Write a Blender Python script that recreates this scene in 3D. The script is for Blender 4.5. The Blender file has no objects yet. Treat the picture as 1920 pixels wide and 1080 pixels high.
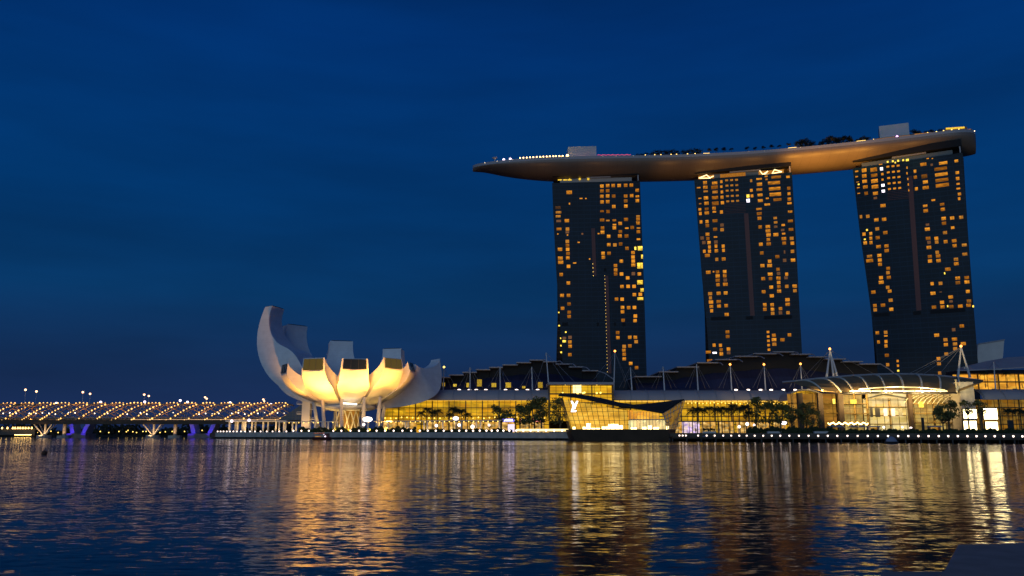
import bpy, math, random
from mathutils import Vector, Matrix
R = math.radians
random.seed(7)
S = bpy.context.scene
C = S.collection

# ------------------------------------------------------------------ camera
F, CAMH = 1519.0, 3.2
TH = math.atan(270 / F); ST, CT = math.sin(TH), math.cos(TH)
cd = bpy.data.cameras.new('camera'); cam = bpy.data.objects.new('camera', cd); C.objects.link(cam)
cd.sensor_width = 36; cd.lens = 36 * F / 1920; cd.clip_start = .1; cd.clip_end = 8000
cam.location = (0, 0, CAMH); cam.rotation_euler = (R(90) + TH, 0, 0)
S.camera = cam

# ------------------------------------------------------------------ world: dusk sky
w = bpy.data.worlds.new('World'); S.world = w; w.use_nodes = True
nt = w.node_tree; N = nt.nodes; L = nt.links
bg = N['Background']; bg.inputs['Strength'].default_value = 1.0
tc = N.new('ShaderNodeTexCoord'); sx = N.new('ShaderNodeSeparateXYZ'); L.new(tc.outputs['Generated'], sx.inputs[0])
rp = N.new('ShaderNodeValToRGB'); L.new(sx.outputs['Z'], rp.inputs[0])
cr = rp.color_ramp
cr.elements[0].position = 0; cr.elements[0].color = (.0085, .021, .078, 1)
cr.elements[1].position = 1; cr.elements[1].color = (0, .012, .065, 1)
for p, c in ((.06, (.006, .023, .083, 1)), (.16, (.0012, .034, .122, 1)), (.27, (0, .036, .150, 1)), (.45, (0, .028, .146, 1)), (.62, (0, .020, .110, 1))):
    e = cr.elements.new(p); e.color = c
mp = N.new('ShaderNodeMapping'); mp.inputs['Scale'].default_value = (1.2, 1.2, 7); L.new(tc.outputs['Generated'], mp.inputs[0])
nz = N.new('ShaderNodeTexNoise'); nz.inputs['Scale'].default_value = 2.2; nz.inputs['Detail'].default_value = 4; L.new(mp.outputs[0], nz.inputs['Vector'])
mr = N.new('ShaderNodeMapRange'); mr.inputs['From Min'].default_value = .3; mr.inputs['From Max'].default_value = .7
mr.inputs['To Min'].default_value = .85; mr.inputs['To Max'].default_value = 1.16; L.new(nz.outputs[0], mr.inputs[0])
vm = N.new('ShaderNodeVectorMath'); vm.operation = 'SCALE'; L.new(rp.outputs[0], vm.inputs[0]); L.new(mr.outputs[0], vm.inputs['Scale'])
# the last glow of dusk, low in the sky behind the camera (the real sky model with its sun just above the rim)
sky = N.new('ShaderNodeTexSky'); sky.sky_type = 'NISHITA'; sky.sun_disc = False
sky.sun_elevation = R(12); sky.sun_rotation = R(192)
sm = N.new('ShaderNodeVectorMath'); sm.operation = 'SCALE'; sm.inputs['Scale'].default_value = .0004; L.new(sky.outputs[0], sm.inputs[0])
ad = N.new('ShaderNodeVectorMath'); ad.operation = 'ADD'; L.new(vm.outputs[0], ad.inputs[0]); L.new(sm.outputs[0], ad.inputs[1])
L.new(ad.outputs[0], bg.inputs['Color'])

# ------------------------------------------------------------------ sun: faint broad dusk glow from behind left
sl = bpy.data.lights.new('dusk_sun', 'SUN'); sl.energy = .46; sl.angle = R(40); sl.color = (.58, .82, 1)
so = bpy.data.objects.new('dusk_sun', sl); C.objects.link(so)
so.rotation_euler = Vector((.27, .92, -.24)).to_track_quat('-Z', 'Y').to_euler()
S.view_settings.view_transform = 'Standard'; S.view_settings.look = 'None'; S.view_settings.gamma = 1; S.view_settings.exposure = 0
S.cycles.sample_clamp_indirect = 6; S.cycles.max_bounces = 5; S.cycles.glossy_bounces = 3; S.cycles.diffuse_bounces = 2

# ------------------------------------------------------------------ helpers
def at(px, py, Y):
    u = (px - 960) / F; v = (540 - py) / F; t = Y / (CT - v * ST)
    return Vector((u * t, Y, CAMH + t * (ST + v * CT)))
def atz(px, py, z):
    u = (px - 960) / F; v = (540 - py) / F; t = (z - CAMH) / (ST + v * CT)
    return Vector((u * t, (CT - v * ST) * t, z))
def xat(px, Y, z=10):                       # x of a pixel column for a point at height z
    d = Y * CT + (z - CAMH) * ST
    return (px - 960) / F * d
class MB:
    def __init__(s): s.v = []; s.f = []; s.m = []; s.cur = 0
    def add(s, vs, fs):
        o = len(s.v); s.v += [tuple(p) for p in vs]
        for q in fs: s.f.append([o + i for i in q]); s.m.append(s.cur)
        return s
    def box(s, a, b):
        x0, x1 = sorted((a[0], b[0])); y0, y1 = sorted((a[1], b[1])); z0, z1 = sorted((a[2], b[2]))
        return s.add([(x0, y0, z0), (x1, y0, z0), (x1, y1, z0), (x0, y1, z0), (x0, y0, z1), (x1, y0, z1), (x1, y1, z1), (x0, y1, z1)],
                     [(3, 2, 1, 0), (4, 5, 6, 7), (0, 1, 5, 4), (1, 2, 6, 5), (2, 3, 7, 6), (3, 0, 4, 7)])
    def hexa(s, p):                          # 4 bottom (ccw from above) + 4 top
        return s.add(p, [(3, 2, 1, 0), (4, 5, 6, 7), (0, 1, 5, 4), (1, 2, 6, 5), (2, 3, 7, 6), (3, 0, 4, 7)])
    def bar(s, a, b, wd, dp=None):           # square bar between two points
        a = Vector(a); b = Vector(b); d = (b - a)
        if d.length < 1e-6: return s
        d.normalize(); dp = dp or wd
        up = Vector((0, 0, 1)) if abs(d.z) < .95 else Vector((0, 1, 0))
        x = d.cross(up).normalized() * wd / 2; y = d.cross(x).normalized() * dp / 2
        p = [a - x - y, a + x - y, a + x + y, a - x + y, b - x - y, b + x - y, b + x + y, b - x + y]
        return s.add(p, [(3, 2, 1, 0), (4, 5, 6, 7), (0, 1, 5, 4), (1, 2, 6, 5), (2, 3, 7, 6), (3, 0, 4, 7)])
    def tube(s, pts, r, n=6, r2=None, cap=True):
        pts = [Vector(p) for p in pts]; k = len(pts); vs = []
        for i, p in enumerate(pts):
            d = (pts[min(i + 1, k - 1)] - pts[max(i - 1, 0)]).normalized()
            up = Vector((0, 0, 1)) if abs(d.z) < .9 else Vector((0, 1, 0))
            x = d.cross(up).normalized(); y = d.cross(x).normalized()
            rr = r if r2 is None else r + (r2 - r) * i / max(1, k - 1)
            for j in range(n):
                a = 2 * math.pi * j / n; vs.append(p + x * math.cos(a) * rr + y * math.sin(a) * rr)
        fs = [(i * n + j, i * n + (j + 1) % n, (i + 1) * n + (j + 1) % n, (i + 1) * n + j) for i in range(k - 1) for j in range(n)]
        if cap: fs += [tuple(range(n))[::-1], tuple((k - 1) * n + j for j in range(n))]
        return s.add(vs, fs)
    def ball(s, c, r, n=8, m=5, sz=1):
        vs = [(c[0], c[1], c[2] + r * sz)]
        for i in range(1, m):
            t = math.pi * i / m
            for j in range(n):
                a = 2 * math.pi * j / n; vs.append((c[0] + r * math.sin(t) * math.cos(a), c[1] + r * math.sin(t) * math.sin(a), c[2] + r * sz * math.cos(t)))
        vs.append((c[0], c[1], c[2] - r * sz)); e = len(vs) - 1
        fs = [(0, 1 + j, 1 + (j + 1) % n) for j in range(n)]
        fs += [(1 + i * n + j, 1 + (i + 1) * n + j, 1 + (i + 1) * n + (j + 1) % n, 1 + i * n + (j + 1) % n) for i in range(m - 2) for j in range(n)]
        fs += [(e, 1 + (m - 2) * n + (j + 1) % n, 1 + (m - 2) * n + j) for j in range(n)]
        return s.add(vs, fs)
    def prism(s, poly, z0, z1):
        n = len(poly)
        return s.add([(p[0], p[1], z0) for p in poly] + [(p[0], p[1], z1) for p in poly],
                     [tuple(range(n))[::-1], tuple(range(n, 2 * n))] + [(i, (i + 1) % n, n + (i + 1) % n, n + i) for i in range(n)])
    def slab(s, poly, off):                  # 3D polygon thickened by vector off
        n = len(poly); off = Vector(off); poly = [Vector(p) for p in poly]
        return s.add(poly + [p + off for p in poly], [tuple(range(n)), tuple(range(n, 2 * n))[::-1]] + [((i + 1) % n, i, n + i, n + (i + 1) % n) for i in range(n)])
    def grid(s, rows, thick=None):           # rows of points -> sheet (thickened by vector)
        k = len(rows[0]); vs = [p for r in rows for p in r]
        fs = [(i * k + j, i * k + j + 1, (i + 1) * k + j + 1, (i + 1) * k + j) for i in range(len(rows) - 1) for j in range(k - 1)]
        if thick:
            n = len(vs); t = Vector(thick); vs = vs + [Vector(p) + t for p in vs]
            fs = fs + [tuple(n + q for q in f_)[::-1] for f_ in fs]
            rr = len(rows)
            bd = [j for j in range(k)] + [i * k + k - 1 for i in range(1, rr)] + [(rr - 1) * k + j for j in range(k - 2, -1, -1)] + [i * k for i in range(rr - 2, 0, -1)]
            fs += [(bd[(i + 1) % len(bd)], bd[i], n + bd[i], n + bd[(i + 1) % len(bd)]) for i in range(len(bd))]
        return s.add(vs, fs)
    def build(s, name, mat, parent=None, smooth=False, fix=True):
        me = bpy.data.meshes.new(name)
        off = parent_world(parent)
        me.from_pydata([(p[0] - off[0], p[1] - off[1], p[2] - off[2]) for p in s.v], [], s.f)
        mats = mat if isinstance(mat, (list, tuple)) else [mat]
        for m_ in mats: me.materials.append(m_)
        if len(mats) > 1: me.polygons.foreach_set('material_index', s.m)
        me.update()
        if fix:
            import bmesh
            b = bmesh.new(); b.from_mesh(me); bmesh.ops.recalc_face_normals(b, faces=b.faces); b.to_mesh(me); b.free()
        if smooth:
            me.polygons.foreach_set('use_smooth', [True] * len(me.polygons))
        o = bpy.data.objects.new(name, me); C.objects.link(o)
        if parent: o.parent = parent
        return o
def parent_world(o):
    v = Vector((0, 0, 0))
    while o is not None: v = v + o.location; o = o.parent
    return v
def tag(o, label=None, cat=None, group=None, kind=None):
    if label: o['label'] = label
    if cat: o['category'] = cat
    if group: o['group'] = group
    if kind: o['kind'] = kind
    return o
def thing(name, label, cat, loc=(0, 0, 0), group=None):
    o = bpy.data.objects.new(name, None); C.objects.link(o); o.location = loc; o.empty_display_size = .5
    return tag(o, label, cat, group)
def copy_tree(o, parent=None):
    c = o.copy(); C.objects.link(c)
    if parent: c.parent = parent
    for ch in list(KIDS.get(o.name, [])) or [k for k in o.children]: copy_tree(ch, c)
    return c
KIDS = {}

# ------------------------------------------------------------------ materials
MATS = {}
def mat(name, col=(.5, .5, .5), rough=.6, metal=0, spec=.5, noise=0, nscale=1.0, bump=0, em=None, es=0):
    m = bpy.data.materials.new(name); m.use_nodes = True; n = m.node_tree.nodes; l = m.node_tree.links; b = n['Principled BSDF']
    b.inputs['Base Color'].default_value = (*col, 1); b.inputs['Roughness'].default_value = rough; b.inputs['Metallic'].default_value = metal
    b.inputs['Specular IOR Level'].default_value = spec
    if noise:
        t = n.new('ShaderNodeTexCoord'); z = n.new('ShaderNodeTexNoise'); z.inputs['Scale'].default_value = nscale; z.inputs['Detail'].default_value = 5
        l.new(t.outputs['Object'], z.inputs['Vector'])
        r = n.new('ShaderNodeMapRange'); r.inputs[1].default_value = .3; r.inputs[2].default_value = .7; r.inputs[3].default_value = 1 - noise; r.inputs[4].default_value = 1 + noise
        l.new(z.outputs[0], r.inputs[0])
        v = n.new('ShaderNodeVectorMath'); v.operation = 'SCALE'; v.inputs[0].default_value = col; l.new(r.outputs[0], v.inputs['Scale']); l.new(v.outputs[0], b.inputs['Base Color'])
        if bump:
            bp = n.new('ShaderNodeBump'); bp.inputs['Strength'].default_value = bump; l.new(z.outputs[0], bp.inputs['Height']); l.new(bp.outputs[0], b.inputs['Normal'])
    if em:
        b.inputs['Emission Color'].default_value = (*em, 1); b.inputs['Emission Strength'].default_value = es
    MATS[name] = m; return m
def lamp_mat(name, col, s, sample=False):
    m = mat(name, (.8, .8, .8), .5, em=col, es=s)
    if not sample: m.cycles.emission_sampling = 'NONE'
    return m
def grid_lines(m, axes, pitch, width, factor):
    """multiply the base colour of m by factor on thin seams every pitch metres (object space)"""
    n = m.node_tree.nodes; l = m.node_tree.links; b = n['Principled BSDF']
    t = n.new('ShaderNodeTexCoord'); s_ = n.new('ShaderNodeSeparateXYZ'); l.new(t.outputs['Object'], s_.inputs[0])
    acc = None
    for a, p, wd in zip(axes, pitch, width):
        d = n.new('ShaderNodeMath'); d.operation = 'DIVIDE'; d.inputs[1].default_value = p; l.new(s_.outputs[a], d.inputs[0])
        fr = n.new('ShaderNodeMath'); fr.operation = 'FRACT'; l.new(d.outputs[0], fr.inputs[0])
        ls = n.new('ShaderNodeMath'); ls.operation = 'LESS_THAN'; ls.inputs[1].default_value = wd / p; l.new(fr.outputs[0], ls.inputs[0])
        if acc is None: acc = ls.outputs[0]
        else:
            mx = n.new('ShaderNodeMath'); mx.operation = 'MAXIMUM'; l.new(acc, mx.inputs[0]); l.new(ls.outputs[0], mx.inputs[1]); acc = mx.outputs[0]
    src = b.inputs['Base Color'].links[0].from_socket if b.inputs['Base Color'].links else None
    mix = n.new('ShaderNodeMix'); mix.data_type = 'RGBA'; l.new(acc, mix.inputs[0])
    col = tuple(b.inputs['Base Color'].default_value)
    if src:
        l.new(src, mix.inputs[6]); v = n.new('ShaderNodeVectorMath'); v.operation = 'SCALE'; v.inputs['Scale'].default_value = factor; l.new(src, v.inputs[0]); l.new(v.outputs[0], mix.inputs[7])
    else:
        mix.inputs[6].default_value = col; mix.inputs[7].default_value = tuple(c * factor for c in col[:3]) + (1,)
    l.new(mix.outputs[2], b.inputs['Base Color'])
def lit_room(name, col, col2, s0, s1, scale=(.2, .2, .5), seed=0.0, sample=True):
    """the lit inside of a building: blotchy bays of light"""
    m = bpy.data.materials.new(name); m.use_nodes = True; n = m.node_tree.nodes; l = m.node_tree.links; b = n['Principled BSDF']
    b.inputs['Base Color'].default_value = (.10, .05, .01, 1); b.inputs['Roughness'].default_value = .7
    t = n.new('ShaderNodeTexCoord'); mp_ = n.new('ShaderNodeMapping'); mp_.inputs['Scale'].default_value = scale; mp_.inputs['Location'].default_value = (seed, seed, seed)
    l.new(t.outputs['Object'], mp_.inputs[0])
    vz = n.new('ShaderNodeTexVoronoi'); vz.inputs['Scale'].default_value = 1; vz.distance = 'CHEBYCHEV'; l.new(mp_.outputs[0], vz.inputs['Vector'])
    z = n.new('ShaderNodeTexNoise'); z.inputs['Scale'].default_value = .7; z.inputs['Detail'].default_value = 6; l.new(mp_.outputs[0], z.inputs['Vector'])
    sv = n.new('ShaderNodeSeparateColor'); l.new(vz.outputs['Color'], sv.inputs[0])
    a = n.new('ShaderNodeMath'); a.operation = 'MULTIPLY_ADD'; a.inputs[1].default_value = .45; l.new(sv.outputs[0], a.inputs[0])
    nm = n.new('ShaderNodeMapRange'); nm.inputs[1].default_value = .3; nm.inputs[2].default_value = .7; nm.inputs[3].default_value = 0; nm.inputs[4].default_value = .55; l.new(z.outputs[0], nm.inputs[0])
    l.new(nm.outputs[0], a.inputs[2])
    r = n.new('ShaderNodeMapRange'); r.inputs[3].default_value = s0; r.inputs[4].default_value = s1; l.new(a.outputs[0], r.inputs[0])
    mix = n.new('ShaderNodeMix'); mix.data_type = 'RGBA'; mix.inputs[6].default_value = (*col, 1); mix.inputs[7].default_value = (*col2, 1); l.new(sv.outputs[1], mix.inputs[0])
    l.new(mix.outputs[2], b.inputs['Emission Color']); l.new(r.outputs[0], b.inputs['Emission Strength'])
    if not sample: m.cycles.emission_sampling = 'NONE'
    return m
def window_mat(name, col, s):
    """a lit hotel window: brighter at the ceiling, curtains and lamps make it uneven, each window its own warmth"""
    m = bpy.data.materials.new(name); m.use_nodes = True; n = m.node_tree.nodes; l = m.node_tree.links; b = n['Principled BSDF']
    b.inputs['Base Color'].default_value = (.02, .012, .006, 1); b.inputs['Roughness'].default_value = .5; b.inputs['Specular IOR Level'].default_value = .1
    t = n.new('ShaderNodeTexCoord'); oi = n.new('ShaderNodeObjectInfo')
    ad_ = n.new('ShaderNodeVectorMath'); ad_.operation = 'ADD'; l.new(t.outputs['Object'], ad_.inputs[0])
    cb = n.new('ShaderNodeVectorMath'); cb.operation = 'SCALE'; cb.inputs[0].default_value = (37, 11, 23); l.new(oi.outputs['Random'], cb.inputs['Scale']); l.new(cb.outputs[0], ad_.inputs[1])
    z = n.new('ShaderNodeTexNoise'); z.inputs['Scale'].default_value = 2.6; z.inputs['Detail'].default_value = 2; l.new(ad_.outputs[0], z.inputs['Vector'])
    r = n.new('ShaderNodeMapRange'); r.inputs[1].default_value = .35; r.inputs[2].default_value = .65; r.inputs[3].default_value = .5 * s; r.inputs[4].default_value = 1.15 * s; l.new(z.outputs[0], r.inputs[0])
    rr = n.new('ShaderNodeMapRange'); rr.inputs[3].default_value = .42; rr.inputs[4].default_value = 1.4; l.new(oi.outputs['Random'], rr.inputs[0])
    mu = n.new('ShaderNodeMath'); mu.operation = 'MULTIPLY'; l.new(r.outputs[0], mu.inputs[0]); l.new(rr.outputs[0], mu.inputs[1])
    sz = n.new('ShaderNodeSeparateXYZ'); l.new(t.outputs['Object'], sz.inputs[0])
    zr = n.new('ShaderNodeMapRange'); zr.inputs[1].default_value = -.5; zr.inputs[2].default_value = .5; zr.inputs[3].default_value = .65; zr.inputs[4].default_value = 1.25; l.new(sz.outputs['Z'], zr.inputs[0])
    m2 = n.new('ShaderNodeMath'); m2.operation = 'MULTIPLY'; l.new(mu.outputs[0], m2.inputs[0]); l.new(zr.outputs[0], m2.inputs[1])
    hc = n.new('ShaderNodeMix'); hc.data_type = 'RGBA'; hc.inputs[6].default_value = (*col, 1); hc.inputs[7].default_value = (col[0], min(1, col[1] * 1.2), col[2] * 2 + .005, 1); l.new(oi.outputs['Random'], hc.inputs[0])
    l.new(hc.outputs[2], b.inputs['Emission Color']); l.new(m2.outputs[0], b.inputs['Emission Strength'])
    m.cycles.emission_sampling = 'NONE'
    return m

M_petal = mat('white_shell', (.74, .75, .76), .5, noise=.07, nscale=.35); grid_lines(M_petal, ('Z',), (3.1,), (.13,), .90)
M_sky_glass = mat('skylight_glass', (.012, .02, .035), .12)
M_glass = mat('tower_glass', (.004, .016, .034), .25, spec=.09, noise=.25, nscale=.05); grid_lines(M_glass, ('Z', 'X'), (3.3, 4.7), (.6, .3), 1.7)
M_dkglass = mat('tower_side_glass', (.012, .010, .016), .5, spec=.15, noise=.4, nscale=.3); grid_lines(M_dkglass, ('Z',), (3.3,), (.6,), 2.5)
M_seam = mat('red_brown_strip', (.07, .03, .03), .6, em=(.35, .10, .10), es=.022)
M_black = mat('black_slot_shade', (.004, .005, .008), .8)  # near-black for slots, and for shade put under deck and roof plates
M_hull = mat('hull_panels', (.18, .145, .12), .45, noise=.05, nscale=.1)
grid_lines(M_hull, ('X',), (6,), (.12,), .6)
M_hulltop = mat('grey_parapet', (.32, .33, .36), .5)
M_concrete = mat('concrete', (.46, .42, .38), .85, noise=.2, nscale=.4)
M_pale = mat('pale_render', (.62, .6, .58), .7, noise=.06, nscale=.2)
M_mast = mat('mast_steel', (.58, .58, .6), .4)
M_cable = mat('cable_steel', (.22, .23, .27), .5)
M_roof = mat('roof_metal', (.02, .022, .034), .45, noise=.25, nscale=.1)
M_roofslope = mat('roof_slope', (.022, .028, .07), .28, noise=.3, nscale=.06); grid_lines(M_roofslope, ('X',), (2.4,), (.15,), .5)
M_edge = mat('roof_edge', (.34, .33, .36), .5)
M_canopy = mat('canopy_sheet', (.42, .38, .38), .6, noise=.08, nscale=.1)
M_plaza_roof = mat('hall_roof_sheet', (.24, .16, .07), .85, noise=.15, nscale=.1)
M_frame = mat('mullion', (.10, .07, .03), .5)
M_frame_l = mat('pale_rib', (.6, .56, .42), .5)
M_ochre = mat('ochre_frame', (.32, .20, .05), .6)
M_dark = mat('dark_metal', (.03, .03, .035), .5)
M_brown = mat('bridge_deck_brown', (.07, .045, .028), .7, noise=.2, nscale=.3)
M_steel = mat('bridge_steel', (.5, .35, .22), .4, metal=.2)
M_stone = mat('ledge_stone', (.42, .28, .22), .9, noise=.15, nscale=3, bump=.3)
M_paver = mat('promenade_paving', (.10, .085, .07), .9, noise=.25, nscale=.3)
M_far = mat('far_ground', (.02, .022, .02), .95, noise=.3, nscale=.05)
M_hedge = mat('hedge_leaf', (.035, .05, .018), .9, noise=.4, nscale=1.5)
M_leaf = mat('leaf', (.16, .16, .045), .7, noise=.4, nscale=.6)
M_palm = mat('palm_leaf', (.045, .055, .018), .7, noise=.3, nscale=.8)
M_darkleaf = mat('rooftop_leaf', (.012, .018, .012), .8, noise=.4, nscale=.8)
M_bark = mat('bark', (.10, .075, .05), .9, noise=.3, nscale=2)
M_red = mat('boat_red', (.35, .03, .03), .4, em=(.5, .02, .03), es=.10)
M_maroon = mat('boat_maroon', (.08, .012, .015), .5)
M_pavroof = mat('pavilion_roof', (.035, .026, .018), .9)
M_tarp = mat('boat_cover', (.25, .27, .36), .7)
M_rubber = mat('buoy_brown', (.09, .045, .015), .6)
M_skin = mat('skin', (.25, .14, .09), .7)
M_cloth = [mat('cloth_dark', (.03, .03, .045), .9), mat('cloth_pale', (.35, .32, .3), .9), mat('cloth_red', (.25, .03, .03), .9)]
W1 = window_mat('window_warm', (1, .31, .010), .66)
W2 = window_mat('window_amber', (1, .33, .02), .40)
W3 = window_mat('window_dim', (1, .38, .10), .13)
WY = window_mat('window_yellow', (1, .60, .04), 1.5)
WW = window_mat('window_white', (1, .80, .62), 2.6)
R_gold = lit_room('gold_interior', (1, .45, .012), (1, .56, .02), .14, 1.12, (.16, .16, .45))
R_gold2 = lit_room('bright_gold_interior', (1, .46, .012), (1, .57, .02), .22, 1.15, (.09, .1, .3), 3.3)
R_dim = lit_room('dim_gold_interior', (1, .42, .03), (1, .55, .08), .06, .38, (.2, .2, .4), 7.1)
R_orange = lit_room('orange_interior', (1, .38, .03), (1, .50, .05), .3, 1.4, (.3, .3, .6), 5.2)
R_hall = lit_room('hall_interior', (1, .72, .20), (1, .80, .38), .40, 1.15, (.22, .2, .35), 9.4)
R_cream = lit_room('cream_hall_interior', (1, .62, .12), (1, .72, .22), .12, .62, (.3, .2, .5), 12.3)
R_pav = lit_room('pavilion_interior', (1, .50, .03), (1, .58, .06), .42, 1.05, (.25, .2, .5), 2.7)
R_shop = lit_room('shop_interior', (1, .44, .03), (1, .66, .22), .05, 1.3, (.5, .3, .9), 1.7)
E_warm = lamp_mat('lamp_warm', (1, .58, .16), 9)
E_bridge = lamp_mat('lamp_bridge_amber', (1, .50, .09), 2.8)
E_white = lamp_mat('lamp_white', (1, .78, .92), 3)
E_quay = lamp_mat('lamp_quay', (1, .76, .62), 3.2, True)
E_street = lamp_mat('lamp_street', (1, .50, .22), 5)
E_red = lamp_mat('lamp_red', (1, .05, .06), 1.1)
E_beacon = lamp_mat('lamp_beacon', (1, .30, .03), 5)
E_strip = lamp_mat('strip_warm', (1, .70, .22), 2.6)
E_screen = lamp_mat('screen_white', (1, .78, .36), 9, True)
E_logo = lamp_mat('sign_white', (1, .93, 1), 3.5)
E_goldspark = lamp_mat('lamp_gold', (1, .62, .10), 3.0)
E_blue = lamp_mat('sign_blue', (.12, .12, 1), 1.6)
E_signred = lamp_mat('sign_red', (1, .12, .05), 1.2)
E_purple = lamp_mat('banner_purple', (.8, .12, .45), .55)
E_disp = lamp_mat('display_white', (1, .74, .30), 5)

def area_spot(name, loc, target, power, color, size=60, blend=.6, radius=1.0, parent=None):
    l_ = bpy.data.lights.new(name, 'SPOT'); l_.energy = power; l_.color = color; l_.spot_size = R(size); l_.spot_blend = blend; l_.shadow_soft_size = radius
    o = bpy.data.objects.new(name, l_); C.objects.link(o)
    o.rotation_euler = (Vector(target) - Vector(loc)).to_track_quat('-Z', 'Y').to_euler(); o.location = Vector(loc) - parent_world(parent)
    if parent: o.parent = parent
    return o
def point(name, loc, power, color, radius=.5, parent=None):
    l_ = bpy.data.lights.new(name, 'POINT'); l_.energy = power; l_.color = color; l_.shadow_soft_size = radius
    o = bpy.data.objects.new(name, l_); C.objects.link(o); o.location = Vector(loc) - parent_world(parent)
    if parent: o.parent = parent
    return o
WARM = (1, .60, .18)

# ================================================================== WATER
def water_mat():
    m = bpy.data.materials.new('bay_water'); m.use_nodes = True; n = m.node_tree.nodes; l = m.node_tree.links; b = n['Principled BSDF']
    b.inputs['Base Color'].default_value = (.0015, .003, .012, 1); b.inputs['Roughness'].default_value = .09; b.inputs['IOR'].default_value = 1.26
    t = n.new('ShaderNodeTexCoord')
    def noise(scale, s, det, dist=0.0):
        mp_ = n.new('ShaderNodeMapping'); mp_.inputs['Scale'].default_value = scale; l.new(t.outputs['Object'], mp_.inputs[0])
        z = n.new('ShaderNodeTexNoise'); z.inputs['Scale'].default_value = s; z.inputs['Detail'].default_value = det; z.inputs['Distortion'].default_value = dist
        l.new(mp_.outputs[0], z.inputs['Vector']); return z
    acc = None
    for sc_, s, det, amp in (((1.05, 2.8, 1), 1.0, 3, .95), ((.16, .42, 1), 1.0, 2, .22), ((3.0, 7.0, 1), 1.0, 2, .7)):
        z = noise(sc_, s, det)
        sub = n.new('ShaderNodeVectorMath'); sub.operation = 'SUBTRACT'; sub.inputs[1].default_value = (.5, .5, .5); l.new(z.outputs['Color'], sub.inputs[0])
        mu = n.new('ShaderNodeVectorMath'); mu.operation = 'MULTIPLY'; mu.inputs[1].default_value = (amp * .6, amp, 0); l.new(sub.outputs[0], mu.inputs[0])
        if acc is None: acc = mu.outputs[0]
        else:
            a = n.new('ShaderNodeVectorMath'); a.operation = 'ADD'; l.new(acc, a.inputs[0]); l.new(mu.outputs[0], a.inputs[1]); acc = a.outputs[0]
    # wind lanes: calm and ruffled strips lying across the bay, with ragged edges
    bz = noise((.006, .030, 1), 1.0, 4, .4); sy = n.new('ShaderNodeSeparateXYZ'); l.new(t.outputs['Object'], sy.inputs[0])
    rg = n.new('ShaderNodeMapRange'); rg.inputs[3].default_value = .88; rg.inputs[4].default_value = 1.12; l.new(bz.outputs[0], rg.inputs[0])
    wy = n.new('ShaderNodeMath'); wy.operation = 'MULTIPLY'; l.new(sy.outputs['Y'], wy.inputs[0]); l.new(rg.outputs[0], wy.inputs[1])
    dv = n.new('ShaderNodeMath'); dv.operation = 'DIVIDE'; dv.inputs[1].default_value = 400; l.new(wy.outputs[0], dv.inputs[0])
    br = n.new('ShaderNodeValToRGB'); l.new(dv.outputs[0], br.inputs[0]); q = br.color_ramp
    q.elements[0].position = 0; q.elements[0].color = (.32,) * 3 + (1,); q.elements[1].position = 1; q.elements[1].color = (.15,) * 3 + (1,)
    for p_, v_ in ((.085, .26), (.112, .15), (.135, .19), (.185, .16), (.235, .32), (.262, .20), (.325, .18), (.35, 2.3), (.49, 2.3), (.525, .17)):
        e = q.elements.new(p_); e.color = (v_,) * 3 + (1,)
    sc2 = n.new('ShaderNodeVectorMath'); sc2.operation = 'SCALE'; l.new(acc, sc2.inputs[0]); l.new(br.outputs['Color'], sc2.inputs['Scale'])
    up = n.new('ShaderNodeVectorMath'); up.operation = 'ADD'; up.inputs[1].default_value = (0, 0, 1); l.new(sc2.outputs[0], up.inputs[0])
    nn = n.new('ShaderNodeVectorMath'); nn.operation = 'NORMALIZE'; l.new(up.outputs[0], nn.inputs[0]); l.new(nn.outputs[0], b.inputs['Normal'])
    return m
tag(MB().add([(-1800, -60, 0), (1800, -60, 0), (1800, 900, 0), (-1800, 900, 0)], [(0, 1, 2, 3)]).build('water', water_mat()), kind='structure')

# ================================================================== GROUND
def QY(px): return 3.2 * 1567 / (py_water(px) - 810)
def py_water(px):
    pts = [(380, 821.6), (405, 822), (620, 822.8), (1065, 825.2), (1260, 827.2), (1500, 828.6), (1920, 831.2), (2100, 832.2)]
    for (a, b), (c, d) in zip(pts, pts[1:]):
        if px <= c: return b + (d - b) * (px - a) / (c - a)
    return pts[-1][1]
ZL, ZR = 2.75, 1.55
lp = [(xat(p, QY(p) + 1.2, 2), QY(p) + 1.2) for p in (405, 480, 560, 640, 720, 800, 880, 960, 1040, 1075)]
rpz = [(xat(p, QY(p) + 12, 2), QY(p) + 12) for p in (1255, 1400, 1550, 1700, 1850, 1990, 2150)]
gp = lp + [(xat(1100, 330), 330), (xat(1250, 330), 330)] + rpz + [(1500, 250), (1500, 4000), (-170, 4000), (-170, 560), (xat(395, 470), 470)]
tag(MB().prism(gp, .3, ZL).build('ground', M_paver), kind='structure')
tag(MB().prism([(-2500, 548), (-171, 548), (-171, 4000), (-2500, 4000)], -1, 1.2).build('far_shore', M_far), kind='structure')

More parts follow.
